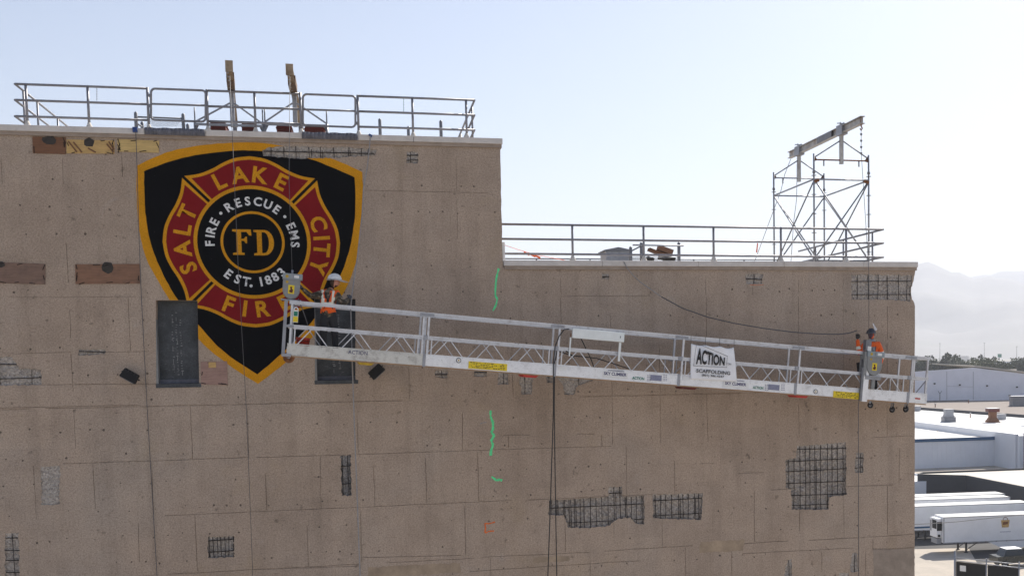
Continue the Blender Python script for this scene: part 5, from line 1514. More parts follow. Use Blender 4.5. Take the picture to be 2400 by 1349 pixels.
BONES = [('pelvis', 'spine'), ('spine', 'chest'), ('chest', 'neckb'), ('neckb', 'neck'), ('chest', 'shL'), ('shL', 'elL'), ('elL', 'wrL'), ('chest', 'shR'), ('shR', 'elR'), ('elR', 'wrR'),
         ('pelvis', 'hipL'), ('hipL', 'knL'), ('knL', 'anL'), ('anL', 'toL'), ('pelvis', 'hipR'), ('hipR', 'knR'), ('knR', 'anR'), ('anR', 'toR')]

# left worker
YL = -1.50
uf, _ = pv_at(770, 815, .45); dz = P(uf, .45, .06).z
def fl(x, dy=0.0): p = W(x, 800, YL + dy); return Vector((p.x, YL + dy, dz + .075))
J1 = {'pelvis': (W(770, 741, YL), (.165, .125)), 'spine': (W(769, 720, YL), (.150, .115)), 'chest': (W(769, 697, YL), (.175, .12)), 'neckb': (W(774, 682, YL), (.085, .075)), 'neck': (W(779, 674, YL - .01), .058),
      'shL': (W(754, 688, YL - .02), .088), 'elL': (W(729, 694, YL - .05), .062), 'wrL': (W(709, 676, YL - .05), .040), 'shR': (W(789, 689, YL - .03), .088), 'elR': (W(806, 713, YL - .08), .062), 'wrR': (W(818, 699, YL + .10), .040),
      'hipL': (W(761, 748, YL), .108), 'knL': (W(758, 782, YL - .02), .075), 'anL': (fl(758), .052), 'toL': (fl(764, .17) - Vector((0, 0, .02)), .046), 'hipR': (W(780, 748, YL), .108), 'knR': (W(785, 782, YL + .03), .075), 'anR': (fl(786, .03), .052), 'toR': (fl(794, .18) - Vector((0, 0, .02)), .046)}
Z1 = {b: 0 for b in BONES}
for b in BONES[10:]: Z1[b] = 1
Z1[('anL', 'toL')] = Z1[('anR', 'toR')] = 2; Z1[('neckb', 'neck')] = lambda t: 4 if t > .6 else 0
Z1[('knL', 'anL')] = Z1[('knR', 'anR')] = lambda t: 2 if t > .8 else 1
rt1, mb1, V1, F1, seg1 = make_person('worker in camouflage jacket, orange vest and white hard hat at the platform\'s left end', J1, BONES, 'pelvis', None, Z1, fl(770) - Vector((0, 0, .075)))
hd1 = W(784, 661, YL - .01); fw1 = Vector((.93, .28, -.12))
head_shape(mb1, hd1, fw1, 4, 5, lambda f, s, u: f < -.015 or (u < -.07 and f > .0))
wl, wr = J1['wrL'][0], J1['wrR'][0]
hand(mb1, wl - (wl - W(702, 671, YL - .05)).normalized() * .01, W(702, 670, YL - .02) - wl, (0, -1, .2), 3, .35)
hand(mb1, wr, W(823, 690, -1.30) - wr, (.3, -.8, .3), 3, 1.0, 1.05)
mb1.build('body', [M['camo'], M['dark_cloth'], M['black'], M['glove'], M['skin'], M['hair']], rt1, fix=False)
hard_hat(rt1, hd1, fw1, M['hat_white'], (-.25, -.03, .13), .05, 1.14)
# vest cut from the torso surface and set off it
def vest(rt, V, F, segs, ids, J, pat, mats, name, off=.014):
    nrm = [Vector() for _ in V]
    for f in F:
        a, b, c = V[f[0]], V[f[1]], V[f[2]]; nn = (b - a).cross(c - a)
        for i in f: nrm[i] += nn
    mb = MB(); mp = {}
    for f, s in zip(F, segs):
        if s not in ids: continue
        c = sum((V[i] for i in f), Vector()) / len(f); k = pat(c)
        if k is None: continue
        q = []
        for i in f:
            if i not in mp: mp[i] = len(mb.v); mb.v.append(V[i] + nrm[i].normalized() * off)
            q.append(mp[i])
        mb.mi = k; mb.face(q, True)
    o = mb.build(name, mats, rt, fix=False); so = o.modifiers.new('t', 'SOLIDIFY'); so.thickness = .006; return o
pz, cz, cx_ = J1['pelvis'][0].z, J1['chest'][0].z, J1['chest'][0].x
def pat1(c):
    h = (c.z - pz) / (cz - pz + .12); x = c.x - cx_
    if h < .16 or h > 1.22: return None
    if abs(x) < .045 and h > .55 and c.y < YL: return None
    if .36 < h < .50 or (.085 < abs(x) < .135 and h > .5): return 1
    return 0
vest(rt1, V1, F1, seg1, (0, 1, 2, 4, 7), J1, pat1, [M['orange'], M['reflect']], 'safety_vest')
c1 = J1['chest'][0]
for s in (-1, 1):
    MB().tube([c1 + Vector((.07 * s, -.135, .10)), c1 + Vector((.01 * s, -.15, -.08)), c1 + Vector((-.10 * s, -.135, -.26))], .014, 6).build('harness_strap', M['inkblack'], rt1)

# right worker
YR = -.66
uf, _ = pv_at(2040, 915, .45); dz = P(uf, .45, .06).z
def fr_(x, dy=0.0): p = W(x, 915, YR + dy); return Vector((p.x, YR + dy, dz + .075))
J2 = {'pelvis': (W(2037, 862, YR), (.155, .12)), 'spine': (W(2038, 843, YR), (.145, .11)), 'chest': (W(2040, 819, YR), (.175, .12)), 'neckb': (W(2041, 803, YR), (.085, .075)), 'neck': (W(2041, 796, YR - .01), .058),
      'shL': (W(2025, 810, YR - .02), .082), 'elL': (W(2013, 829, YR - .10), .062), 'wrL': (W(2010, 794, YR - .05), .042), 'shR': (W(2058, 808, YR - .04), .105), 'elR': (W(2067, 834, YR - .06), .080), 'wrR': (W(2062, 855, YR - .12), .042),
      'hipL': (W(2028, 867, YR), .105), 'knL': (W(2023, 892, YR - .08), .075), 'anL': (fr_(2025, -.03), .052), 'toL': (fr_(2019, -.18) - Vector((0, 0, .02)), .046), 'hipR': (W(2046, 867, YR), .105), 'knR': (W(2049, 893, YR), .075), 'anR': (fr_(2052, .03), .052), 'toR': (fr_(2050, -.14) - Vector((0, 0, .02)), .046)}
Z2 = dict(Z1); Z2[('neckb', 'neck')] = 0
Z2[('elL', 'wrL')] = lambda t: 5 if .30 < t < .52 else 0
Z2[('shR', 'elR')] = lambda t: 5 if .60 < t < .84 else 0
Z2[('elR', 'wrR')] = lambda t: 5 if .10 < t < .34 else 0
rt2, mb2, V2, F2, seg2 = make_person('worker in bright orange shirt and dark hard hat at the platform\'s right end', J2, BONES, 'pelvis', None, Z2, fr_(2040) - Vector((0, 0, .075)))
hd2 = W(2042, 784, YR - .01); fw2 = Vector((-.80, -.55, -.05))
head_shape(mb2, hd2, fw2, 4, 0, lambda f, s, u: f < .035)
wl, wr = J2['wrL'][0], J2['wrR'][0]
hand(mb2, wl, W(2009, 779, YR - .05) - wl, (.4, .6, .2), 3, 1.0, 1.08)
hand(mb2, wr, W(2060, 864, YR - .16) - wr, (.8, -.4, 0), 3, .5)
mb2.build('body', [M['orange'], M['dark_cloth'], M['black'], M['glove_dark'], M['mask'], M['reflect']], rt2, fix=False)
hard_hat(rt2, hd2, fw2, M['hat_dark'], None, .04)
vq = [W(2045, 757, YR - .05), W(2047, 757, YR + .06), W(2056, 773, YR + .08), W(2050, 774, YR - .09)]
MB().prism(vq, (.004, -.003, .002)).build('face_shield', M['visor'], rt2)
c2 = J2['chest'][0]; p2 = J2['pelvis'][0]
MB().tube([hd2 + Vector((.02, -.02, -.13)), hd2 + Vector((.05, -.09, -.15)), hd2 + Vector((-.02, -.12, -.15)), hd2 + Vector((-.07, -.07, -.13))], .03, 8).build('neck_scarf', M['hoist_blue'], rt2)
for s in (-1, 1): MB().tube([c2 + Vector((.10 * s, -.02, .20)), c2 + Vector((.085 * s, -.135, .08)), c2 + Vector((.05 * s, -.155, -.12)), p2 + Vector((.06 * s, -.13, .06))], .016, 6).build('harness_strap', M['inkblack'], rt2)
MB().obox(c2 + Vector((-.12, -.19, -.10)), Vector((.17, 0, 0)), Vector((0, .06, 0)), Vector((0, 0, .17))).build('chest_pack', M['hoist'], rt2)
MB().obox(p2 + Vector((-.30, -.10, -.12)), Vector((.13, 0, .02)), Vector((0, .16, 0)), Vector((-.03, 0, .26))).build('tool_pouch', M['black'], rt2)

# ------------------------------------------------------------------ ground, yard and plain
def ground_mat():
    m, nt, b = new_mat('ground_cover')
    vec = coords(nt)
    n1 = noise_tex(nt, vec, 0.004, 6, 0.6); n2 = noise_tex(nt, vec, 0.05, 5, 0.6); n3 = noise_tex(nt, vec, 1.5, 4, 0.6)
    c = ramp(nt, n1, [(0.35, (0.15, 0.14, 0.085)), (0.5, (0.27, 0.24, 0.19)), (0.62, (0.09, 0.11, 0.05))])
    c = mixc(nt, 'MIX', ramp(nt, n2, [(0.45, 0.0), (0.6, 0.6)]), c, (0.30, 0.27, 0.23))
    c = mixc(nt, 'MULTIPLY', 0.5, c, ramp(nt, n3, [(0.3, 0.7), (0.7, 1.1)]))
    nt.links.new(c, b.inputs['Base Color']); b.inputs['Roughness'].default_value = 0.95
    return m
M['ground'] = ground_mat()
M['yard'] = simple('yard_concrete', (0.45, 0.395, 0.33), 0.92, 0, 0.16, 0.35, 0.2, ((0.20, 0.18, 0.16), 0.55, 0.5), bscale=8)
M['asphalt'] = simple('worn_asphalt', (0.05, 0.048, 0.05), 0.93, 0, 0.2, 0.4, 0.2, ((0.09, 0.085, 0.08), 0.55, 0.5), bscale=12)
M['whiteroof'] = simple('white_roof_membrane', (0.74, 0.73, 0.71), 0.8, 0, 0.06, 0.12, 0.05, ((0.55, 0.52, 0.48), 0.62, 0.5))
M['beigeroof'] = simple('beige_roof_membrane', (0.60, 0.55, 0.48), 0.85, 0, 0.08, 0.12, 0.05, ((0.45, 0.40, 0.34), 0.6, 0.5))
M['brownroof'] = simple('brown_gravel_roof', (0.23, 0.19, 0.165), 0.95, 0, 0.15, 0.3, 0.2)
M['bluewall'] = simple('pale_blue_siding', (0.74, 0.75, 0.82), 0.7, 0, 0.05, 0.2, 0.05)
M['greywall'] = simple('pale_grey_siding', (0.78, 0.79, 0.82), 0.6, 0, 0.05, 0.2, 0.05)
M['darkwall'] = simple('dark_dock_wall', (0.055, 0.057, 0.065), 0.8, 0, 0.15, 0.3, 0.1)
M['bluetrim'] = simple('blue_trim', (0.02, 0.09, 0.20), 0.6, 0, 0.1, 1, 0.05)
M['trailer'] = simple('white_trailer_skin', (0.82, 0.825, 0.84), 0.5, 0, 0.05, 0.8, 0.05, ((0.66, 0.65, 0.63), 0.62, 0.4))
M['bark'] = simple('bark', (0.10, 0.07, 0.05), 0.95, 0, 0.2, 4, 0.4)
M['leaf'] = simple('foliage', (0.085, 0.105, 0.038), 0.8, 0, 0.35, 0.25, 0)
M['leaf2'] = simple('grey_green_foliage', (0.095, 0.115, 0.085), 0.8, 0, 0.3, 0.25, 0)
M['rock'] = simple('mountain_rock', (0.16, 0.15, 0.135), 0.95, 0, 0.3, 0.002, 0, ((0.09, 0.10, 0.06), 0.5, 0.7))
M['screen'] = simple('dark_fence_screen', (0.018, 0.017, 0.017), 0.85, 0, 0.3, 1.0, 0.2)
M['truckpaint'] = simple('dark_green_car_paint', (0.006, 0.014, 0.014), 0.3, 0.1, 0.05, 3, 0, coat=0.6)
M['glass'] = simple('dark_glass', (0.02, 0.025, 0.03), 0.12, 0, 0.05, 3, 0)

B = 14000
mb = MB(); n = 40
for j in range(n + 1):
    for i in range(n + 1):
        mb.v.append(Vector((-B + 2 * B * i / n, -B + 2 * B * j / n, 0)))
for j in range(n):
    for i in range(n):
        a = j * (n + 1) + i; mb.face((a, a + 1, a + n + 2, a + n + 1))
tag(mb.build('ground', M['ground'], fix=False), None, None, None, 'structure')
mb = MB(); mb.add([(-160, -190, .004), (190, -190, .004), (330, 330, .004), (-160, 330, .004)], [(0, 1, 2, 3)])
tag(mb.build('yard_pavement', M['yard'], fix=False), None, None, None, 'structure')
q = [G(2000, 1289), G(2270, 1283), G(2290, 1318), G(2640, 1310), G(2750, 1105), G(1900, 1110)]
tag(MB().add([p + Vector((0, 0, .008)) for p in q], [(0, 1, 2, 3, 4, 5)]).build('asphalt_strip', M['asphalt'], fix=False), None, None, None, 'structure')

# ------------------------------------------------------------------ sheds and warehouses right of the building
def block(name, pxs, z, roofm, wallm, label, extra=None):
    pts = [G(x, y, z) for x, y in pxs]
    c = sum(pts, Vector()) / len(pts)
    rt = root(name, (c.x, c.y, 0), label, 'building')
    n = len(pts)
    a = sum(pts[i - 1].x * pts[i].y - pts[i].x * pts[i - 1].y for i in range(n))
    if a < 0: pts = pts[::-1]
    for i in range(n):
        p, q = pts[i], pts[(i + 1) % n]
        d = (q - p).normalized(); nr = Vector((d.y, -d.x, 0)) * -.25
        MB().hexa([(p.x, p.y, -.05), (q.x, q.y, -.05), (q.x + nr.x, q.y + nr.y, -.05), (p.x + nr.x, p.y + nr.y, -.05)], [(p.x, p.y, z + .25), (q.x, q.y, z + .25), (q.x + nr.x, q.y + nr.y, z + .25), (p.x + nr.x, p.y + nr.y, z + .25)]).build('wall', M[wallm], rt)
    MB().add(pts, [tuple(range(n))]).build('roof', M[roofm], rt)
    return rt, pts
wa, _ = block('warehouse', [(2020, 1037), (2383, 1025), (2378, 1019), (2145, 989), (2020, 975)], 5.4, 'whiteroof', 'greywall', 'low warehouse with white roof, blue eave line and pale ribbed wall')
a, b = G(2020, 1037, 5.4), G(2383, 1025, 5.4)
d = (b - a).normalized(); nr = Vector((d.y, -d.x, 0))
MB().obox(a + nr * .05 + Vector((0, 0, -.25)), b - a, nr * .12, (0, 0, .65)).build('eave_trim', M['bluetrim'], wa)
k = 0.8
L = (b - a).length
while k < L:                                            # ribs of the metal siding
    MB().obox(a + d * k + nr * .003 - Vector((0, 0, 5.3)), d * .12, nr * .05, (0, 0, 5.0)).build('siding_rib', M['greywall'], wa); k += 1.0
wa2, _ = block('warehouse', [(2387, 1024), (2560, 1017), (2500, 985), (2388, 1000)], 6.6, 'whiteroof', 'greywall', 'taller pale warehouse corner with a wall ladder at the right edge')
a2, b2 = G(2387, 1024, 6.6), G(2560, 1017, 6.6); d2 = (b2 - a2).normalized(); n2 = Vector((d2.y, -d2.x, 0))
for k in (.9, 1.6): MB().tube([a2 + d2 * k + n2 * .3 + Vector((0, 0, .9)), a2 + d2 * k + n2 * .3 + Vector((0, 0, -6.4))], .05, 6).build('ladder_rail', M['galv_dark'], wa2)
for k in range(14): MB().tube([a2 + d2 * .9 + n2 * .3 + Vector((0, 0, .4 - k * .5)), a2 + d2 * 1.6 + n2 * .3 + Vector((0, 0, .4 - k * .5))], .035, 5).build('ladder_rung', M['galv_dark'], wa2)
wb, _ = block('warehouse', [(2020, 975), (2145, 990), (2380, 1020), (2600, 1010), (2600, 985), (2145, 953), (2020, 945)], 6.5, 'whiteroof', 'greywall', 'wide white-roofed warehouse with roof vents behind the blue-eaved one')
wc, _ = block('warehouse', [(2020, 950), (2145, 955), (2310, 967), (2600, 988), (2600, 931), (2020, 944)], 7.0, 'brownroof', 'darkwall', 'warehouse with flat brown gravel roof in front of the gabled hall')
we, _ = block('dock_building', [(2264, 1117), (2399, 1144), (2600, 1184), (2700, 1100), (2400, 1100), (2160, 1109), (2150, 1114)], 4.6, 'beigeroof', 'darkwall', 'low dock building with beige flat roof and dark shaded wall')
wf, _ = block('dock_building', [(2040, 1136), (2144, 1132), (2206, 1129), (2207, 1122), (2144, 1112), (2040, 1108)], 3.6, 'whiteroof', 'greywall', 'small white-roofed dock lean-to at the concrete corner')

# gabled hall
gl, gr_ = far(2090, 900, 383), far(2520, 900, 405)
gd = (Vector((gr_.x, gr_.y, 0)) - Vector((gl.x, gl.y, 0))).normalized(); gn = Vector((-gd.y, gd.x, 0))
def gp(px, py):
    r = ray(px, py); t = (Vector((gl.x, gl.y, 0)) - CAM).dot(gn) / r.dot(gn); return CAM + r * t
wall = [gp(2090, 874), gp(2283, 861), gp(2520, 889)]
gh = root('warehouse', (wall[1].x, wall[1].y, 0), 'big pale blue gabled hall beyond the brown roof', 'building')
base = [Vector((wall[2].x, wall[2].y, 0)), Vector((wall[0].x, wall[0].y, 0))]
MB().prism(wall + base, gn * .3).build('wall', M['bluewall'], gh)
away = gn * 150 + gd * 35
for a, b, dz_ in ((wall[0], wall[1], -2.6), (wall[1], wall[2], .35)):
    up = Vector((0, 0, dz_)) if dz_ > 0 else Vector((0, 0, dz_ / 2)); away = gn * (150 if dz_ > 0 else 50) + gd * 35
    o4 = gn * (-.4 if dz_ > 0 else .5)
    MB().hexa([a + up + o4, b + up + o4, b + up + away, a + up + away], [a + up * 2 + o4, b + up * 2 + o4, b + up * 2 + away, a + up * 2 + away]).build('roof', M['beigeroof'], gh)
for (x, y) in ((2190, 900), (2249, 903), (2313, 905), (2383, 908), (2366, 928)):
    p = gp(x, y); MB().obox(p - gn * .4 - gd * .25, gd * .5, gn * .4, (0, 0, .45)).build('wall_lamp', M['blackm'], gh)
for x in (2219, 2281): a, b = gp(x, 870), gp(x, 936); MB().bar(a - gn * .05, b - gn * .05, .12, .06, gn).build('panel_seam', M['galv'], gh)
a, b = gp(2219, 904), gp(2281, 906); MB().bar(a - gn * .05, b - gn * .05, .06, .12, gn).build('panel_seam', M['galv'], gh)
for sx, h_ in ((2198, 20),):
    p = gp(sx, 937); MB().tube([p - gn * 2, p - gn * 2 + Vector((0, 0, 2.4))], .12, 6).build('vent_pipe', M['galv_dark'], gh)
    for s in (-1, 1): MB().tube([p - gn * 2 + Vector((0, 0, 2.2)), p - gn * 2 + gd * s * .6 + Vector((0, 0, 3.0))], .1, 6).build('vent_pipe', M['galv_dark'], gh)

for (x0, y0, x1, y1) in ((2145, 962, 2400, 996), (2145, 972, 2400, 1004), (2180, 957, 2150, 985), (2262, 963, 2250, 1001), (2345, 969, 2350, 1014)):
    MB().bar(G(x0, y0, 6.53), G(x1, y1, 6.53), .22, .05).build('roof_seam', M['beigeroof'], wb)
for (x0, y0, x1, y1) in ((2145, 1012, 2330, 1024), (2200, 1001, 2190, 1030), (2290, 1012, 2296, 1027)):
    MB().bar(G(x0, y0, 5.43), G(x1, y1, 5.43), .2, .05).build('roof_seam', M['beigeroof'], wa)
p = G(2224, 1008, 5.4); MB().box(p.x - 1.6, p.x + 1.6, p.y - 1, p.y + 1, 5.41, 5.75).build('roof_hatch', M['galv'], wa)
# roof equipment
def vent_stack(px, py, z, kind, label):
    c = G(px, py, z); s = (c - CAM).length / FPX
    rt = root('roof_exhaust', (c.x, c.y, z), label, 'vent')
    r = Vector((_r0.x, _r0.y, 0)); dd = Vector((-r.y, r.x, 0))
    def bx(nm, w, h, z0, mat, dp=None):
        dp = dp or w; MB().obox(c - r * w / 2 - dd * dp / 2 + Vector((0, 0, z0)), r * w, dd * dp, (0, 0, h)).build(nm, M[mat], rt)
    if kind == 0:
        bx('curb', 3.0, .15, 0, 'galv'); bx('base', 2.7, 1.05, .15, 'galv_dark'); bx('neck', 2.2, .35, 1.2, 'galv'); bx('hood', 1.9, 1.3, 1.55, 'galv'); bx('hood_cap', 2.1, .12, 2.85, 'galv_dark')
    elif kind == 1:
        mb = MB(); 
        mb.hexa([c - r * 1.4 - dd * 1.4, c + r * 1.4 - dd * 1.4, c + r * 1.4 + dd * 1.4, c - r * 1.4 + dd * 1.4], [c - r * .8 - dd * .8 + Vector((0, 0, 1.1)), c + r * .8 - dd * .8 + Vector((0, 0, 1.1)), c + r * .8 + dd * .8 + Vector((0, 0, 1.1)), c - r * .8 + dd * .8 + Vector((0, 0, 1.1))])
        mb.build('flared_base', M['rust'], rt); bx('stack', 1.5, 1.3, 1.1, 'rust'); bx('cap', 2.5, .75, 2.4, 'dkred'); bx('cap_rim', 2.6, .1, 3.15, 'galv')
    elif kind == 2:
        bx('housing', 1.9, 1.2, .1, 'galv'); bx('lid', 2.0, .12, 1.3, 'galv_dark')
    elif kind == 3:
        bx('curb', 6.0, .2, 0, 'galv_dark', 3); bx('unit', 5.6, 2.6, .2, 'galv_dark', 2.8); bx('lid', 5.8, .15, 2.8, 'galv', 3)
    else:
        MB().tube([c, c + Vector((0, 0, .9))], .14, 8).build('pipe', M['rust'], rt); MB().lathe(c + Vector((0, 0, .9)), (0, 0, 1), [(0, .26), (.18, .26), (.3, .1)], 8).build('pipe_cap', M['galv'], rt)
vent_stack(2223, 988, 6.5, 0, 'stepped grey metal exhaust hood on the wide white roof')
vent_stack(2326, 989, 6.5, 1, 'rusty flared exhaust stack on the wide white roof')
vent_stack(2346, 983, 6.5, 2, 'small grey box unit right of the rusty exhaust stack')
vent_stack(2392, 951, 7.0, 3, 'large grey rooftop unit on the brown roof')
vent_stack(2270, 944, 7.0, 4, 'thin capped vent pipe in the middle of the brown roof')
vent_stack(2192, 954, 7.0, 4, 'short vent pipe at the near edge of the brown roof')
vent_stack(2274, 978, 6.5, 4, 'thin vent pipe between the two exhausts on the white roof')
vent_stack(2148, 963, 6.5, 2, 'small vent box beside the concrete corner on the white roof')

# ------------------------------------------------------------------ trailers in the yard
def trailer(px, py, length, label, reefer, stripe=False, grp='white trailers parked in the yard', flip=0):
    a = G(px, py); ta = (G(2398, 1289) - G(2210.8, 1297)).normalized(); tb = Vector((-ta.y, ta.x, 0)); up = Vector((0, 0, 1))
    rt = root('semi_trailer', (a + ta * length / 2 + tb * 1.3), label, 'trailer', grp)
    Wd = 2.6
    o = MB().obox(a + up * 1.2, ta * length, tb * Wd, up * 2.85).build('body', M['trailer'], rt); bv = o.modifiers.new('e', 'BEVEL'); bv.width = .05; bv.segments = 2
    MB().obox(a + ta * .05 + tb * .05 + up * 4.052, ta * (length - .1), tb * (Wd - .1), up * .03).build('roof', M['whiteroof'], rt)
    for v in (1.16, 4.0): MB().obox(a - tb * .02 + up * v, ta * length, tb * .02, up * .10).build('side_rail', M['galv'], rt)
    for k in (0, length - .12): MB().obox(a - tb * .015 + ta * k + up * 1.27, ta * .12, tb * .015, up * 2.72).build('corner_post', M['galv'], rt)
    k = 1.2
    while k < length - 1:
        MB().obox(a - tb * .024 + ta * k + up * 1.13, ta * .06, tb * .006, up * .09).build('marker', M['dkred'], rt); k += 1.25
    if stripe: MB().obox(a - tb * .012 + up * 1.45, ta * length, tb * .012, up * .22).build('blue_stripe', M['bluetrim'], rt)
    for s in (.15, 2.25):
        MB().obox(a + ta * 2.7 + tb * s + up * .05, ta * .18, tb * .18, up * 1.15).build('landing_leg', M['black'], rt)
        MB().obox(a + ta * 2.6 + tb * (s - .05), ta * .38, tb * .3, up * .06).build('foot_plate', M['black'], rt)
    MB().bar(a + ta * 2.8 + tb * .25 + up * .3, a + ta * 4.2 + tb * .25 + up * 1.15, .08, .08).build('leg_brace', M['black'], rt)
    MB().bar(a + ta * 2.8 + tb * 2.3 + up * .3, a + ta * 4.2 + tb * 2.3 + up * 1.15, .08, .08).build('leg_brace', M['black'], rt)
    MB().prism([a + tb * .03 + ta * 5.2 + up * 1.18, a + tb * .03 + ta * (length - 4) + up * 1.18, a + tb * .03 + ta * (length - 4) + up * .4, a + tb * .03 + ta * 6.9 + up * .4], tb * .04).build('side_skirt', M['trailer'], rt)
    for k in (length - 2.2, length - 3.5):
        for s in (.1, 1.75):
            w = MB().lathe(a + ta * k + tb * s + up * .52, tb, [(0, .3), (0, .48), (.05, .52), (.65, .52), (.7, .48), (.7, .3)], 18).build('wheel', M['black'], rt)
            MB().lathe(a + ta * k + tb * (s - .01) + up * .52, tb, [(0, .28), (.10, .26)], 12).build('rim', M['galv'], w)
    if reefer:
        u = MB().obox(a - ta * .62 + tb * .35 + up * 1.75, ta * .60, tb * 1.9, up * 2.15).build('refrigeration_unit', M['trailer'], rt); bv = u.modifiers.new('e', 'BEVEL'); bv.width = .10; bv.segments = 3
        MB().obox(a - ta * .65 + tb * .42 + up * 2.75, ta * .03, tb * 1.1, up * .95).build('grille', M['blackm'], u)
        MB().obox(a - ta * .60 + tb * .31 + up * 2.55, ta * .56, tb * .035, up * 1.0).build('grille', M['blackm'], u)
        MB().obox(a - ta * .655 + tb * 1.75 + up * 2.4, ta * .03, tb * .4, up * 1.2).build('access_door', M['galv'], u)
        MB().obox(a - ta * .50 + tb * .33 + up * 1.85, ta * .3, tb * .018, up * .28).build('small_hatch', M['blackm'], u)
        MB().obox(a - ta * .55 + tb * .5 + up * 1.1, ta * .5, tb * 1.5, up * .55).build('fuel_tank', M['galv'], u)
        # shopping-bag picture and web line on the side
        c = a + ta * 7.3 - tb * .016 + up * 3.15
        bag = MB().add([c + ta * -.40 + up * -.45, c + ta * .40 + up * -.45, c + ta * .52 + up * .38, c + ta * -.52 + up * .38], [(0, 1, 2, 3)]).build('bag_picture', M['ply_yel'], rt, fix=False)
        MB().tube([c - tb * .006 + ta * (.28 * math.cos(t)) + up * (.38 + .30 * math.sin(t)) for t in [math.pi * q / 10 for q in range(11)]], .03, 5).build('bag_handle', M['ply_red'], bag)
        MB().add([c - tb * .004 + ta * -.30 + up * -.16, c - tb * .004 + ta * .30 + up * -.10, c - tb * .004 + ta * .32 + up * .20, c - tb * .004 + ta * -.30 + up * .16], [(0, 1, 2, 3)]).build('bag_print', M['rust'], bag, fix=False)
        mk = MB(); r2 = random.Random(2); q = -.62
        while q < .62:
            w = r2.uniform(.04, .09); mk.add([c - tb * .003 + ta * q + up * -.98, c - tb * .003 + ta * (q + w) + up * -.98, c - tb * .003 + ta * (q + w) + up * -.90, c - tb * .003 + ta * q + up * -.90], [(0, 1, 2, 3)]); q += w + .025
        mk.build('web_line', M['graylabel'], rt, fix=False)['kind'] = 'stuff'
    else:
        MB().obox(a - ta * .02 + tb * .3 + up * 1.5, ta * .02, tb * 2.0, up * 2.2).build('front_panel', M['galv'], rt)
    return rt
trailer(2210.8, 1297, 15.8, 'nearest white refrigerated trailer with cooling unit and brown bag picture', True)
trailer(2118, 1267, 16.1, 'white trailer with blue lower stripe just behind the refrigerated one', False, True)
trailer(2082, 1250, 16.1, 'third white trailer back, its right end showing beside the dark dock wall', False)
trailer(2076, 1240.5, 16.1, 'farthest white trailer, close behind the third one', False)

# fence with dark screen, sign, bollard, pickup
fa, fb = far(2238, 1340, 104), far(2430, 1340, 101)
fa.z = fb.z = 0; fd = (fb - fa).normalized(); fn = Vector((-fd.y, fd.x, 0)); FH = 4.3
fe = root('chain_link_fence', fa, 'tall fence with dark privacy screen at the lower right corner', 'fence')
L = (fb - fa).length; k = 0
while k <= L + .1:
    p = fa + fd * k; MB().tube([p, p + Vector((0, 0, FH + (.5 if k == 0 else .12)))], .055 if k else .09, 8).build('post', M['galv'], fe)
    MB().lathe(p + Vector((0, 0, FH + (.5 if k == 0 else .12))), (0, 0, 1), [(0, .075), (.06, .07), (.12, .02)], 8).build('post_cap', M['galv'], fe)
    k += 2.9
for h in (FH, FH - .28, 1.6, .2): MB().tube([fa + Vector((0, 0, h)), fb + Vector((0, 0, h))], .04, 8).build('rail', M['galv'], fe)
k = 0
while k < L - 2:
    MB().obox(fa + fd * (k + .08) + fn * .06 + Vector((0, 0, .1)), fd * 2.74, fn * .01, Vector((0, 0, FH - .45))).build('privacy_screen', M['screen'], fe); k += 2.9
s0 = far(2250, 1330, 103.5)
tag(MB().obox(s0 + Vector((0, 0, -.25)), fd * .55, fn * -.02, Vector((0, 0, .5))).build('notice_sign', M['white'], None, loc=s0), 'small white notice plate on the dark fence screen', 'sign')
p = far(2229, 1345, 102); p.z = 0
bo = root('steel_bollard', p, 'thin dark steel post standing left of the dark fence', 'post'); MB().tube([p, p + Vector((0, 0, 2.65))], .07, 8).build('tube', M['black'], bo); MB().lathe(p + Vector((0, 0, 2.65)), (0, 0, 1), [(0, .07), (.06, .03)], 8).build('cap', M['black'], bo)
p = G(2364, 1329); td = Vector((1, -.05, 0)).normalized(); tn = Vector((.05, 1, 0)).normalized(); U = Vector((0, 0, 1))
tr = root('pickup_truck', p, 'dark green pickup truck with pale roof behind the dark fence', 'pickup')
prof = [(0, .45), (5.3, .45), (5.3, 1.05), (5.1, 1.15), (3.7, 1.2), (3.6, 1.2), (2.0, 1.2), (0, 1.15)]
o = MB().prism([p + td * (x - 1.2) + U * z for x, z in prof], tn * 1.85).build('body', M['truckpaint'], tr)
cabp = [(.1, 1.16), (2.9, 1.18), (2.3, 1.82), (.5, 1.85)]
MB().hexa([p + td * -.5 + tn * .1 + U * 1.17, p + td * 2.2 + tn * .1 + U * 1.2, p + td * 2.2 + tn * 1.75 + U * 1.2, p + td * -.5 + tn * 1.75 + U * 1.17], [p + td * -.1 + tn * .25 + U * 1.84, p + td * 1.5 + tn * .25 + U * 1.84, p + td * 1.5 + tn * 1.6 + U * 1.84, p + td * -.1 + tn * 1.6 + U * 1.84]).build('cab_glass', M['glass'], tr)
MB().obox(p + td * -.15 + tn * .2 + U * 1.845, td * 1.75, tn * 1.45, U * .05).build('cab_roof', M['trailer'], tr)
for x in (-.35, 3.1):
    for s in (-.03, 1.6):
        w = MB().lathe(p + td * x + tn * s + U * .38, tn, [(0, .24), (0, .35), (.04, .38), (.22, .38), (.26, .35), (.26, .24)], 16).build('wheel', M['black'], tr)
        MB().lathe(p + td * x + tn * (s + .02) + U * .38, tn, [(0, .22), (.2, .22)], 10).build('rim', M['galv'], w)
line('overhead_cable', [far(2080, 1232, 96), far(2240, 1222, 98), far(2330, 1212, 99.5), far(2460, 1199, 102)], .035, 'grey_rope', 'pale overhead cable crossing in front of the trailers', 'cable')

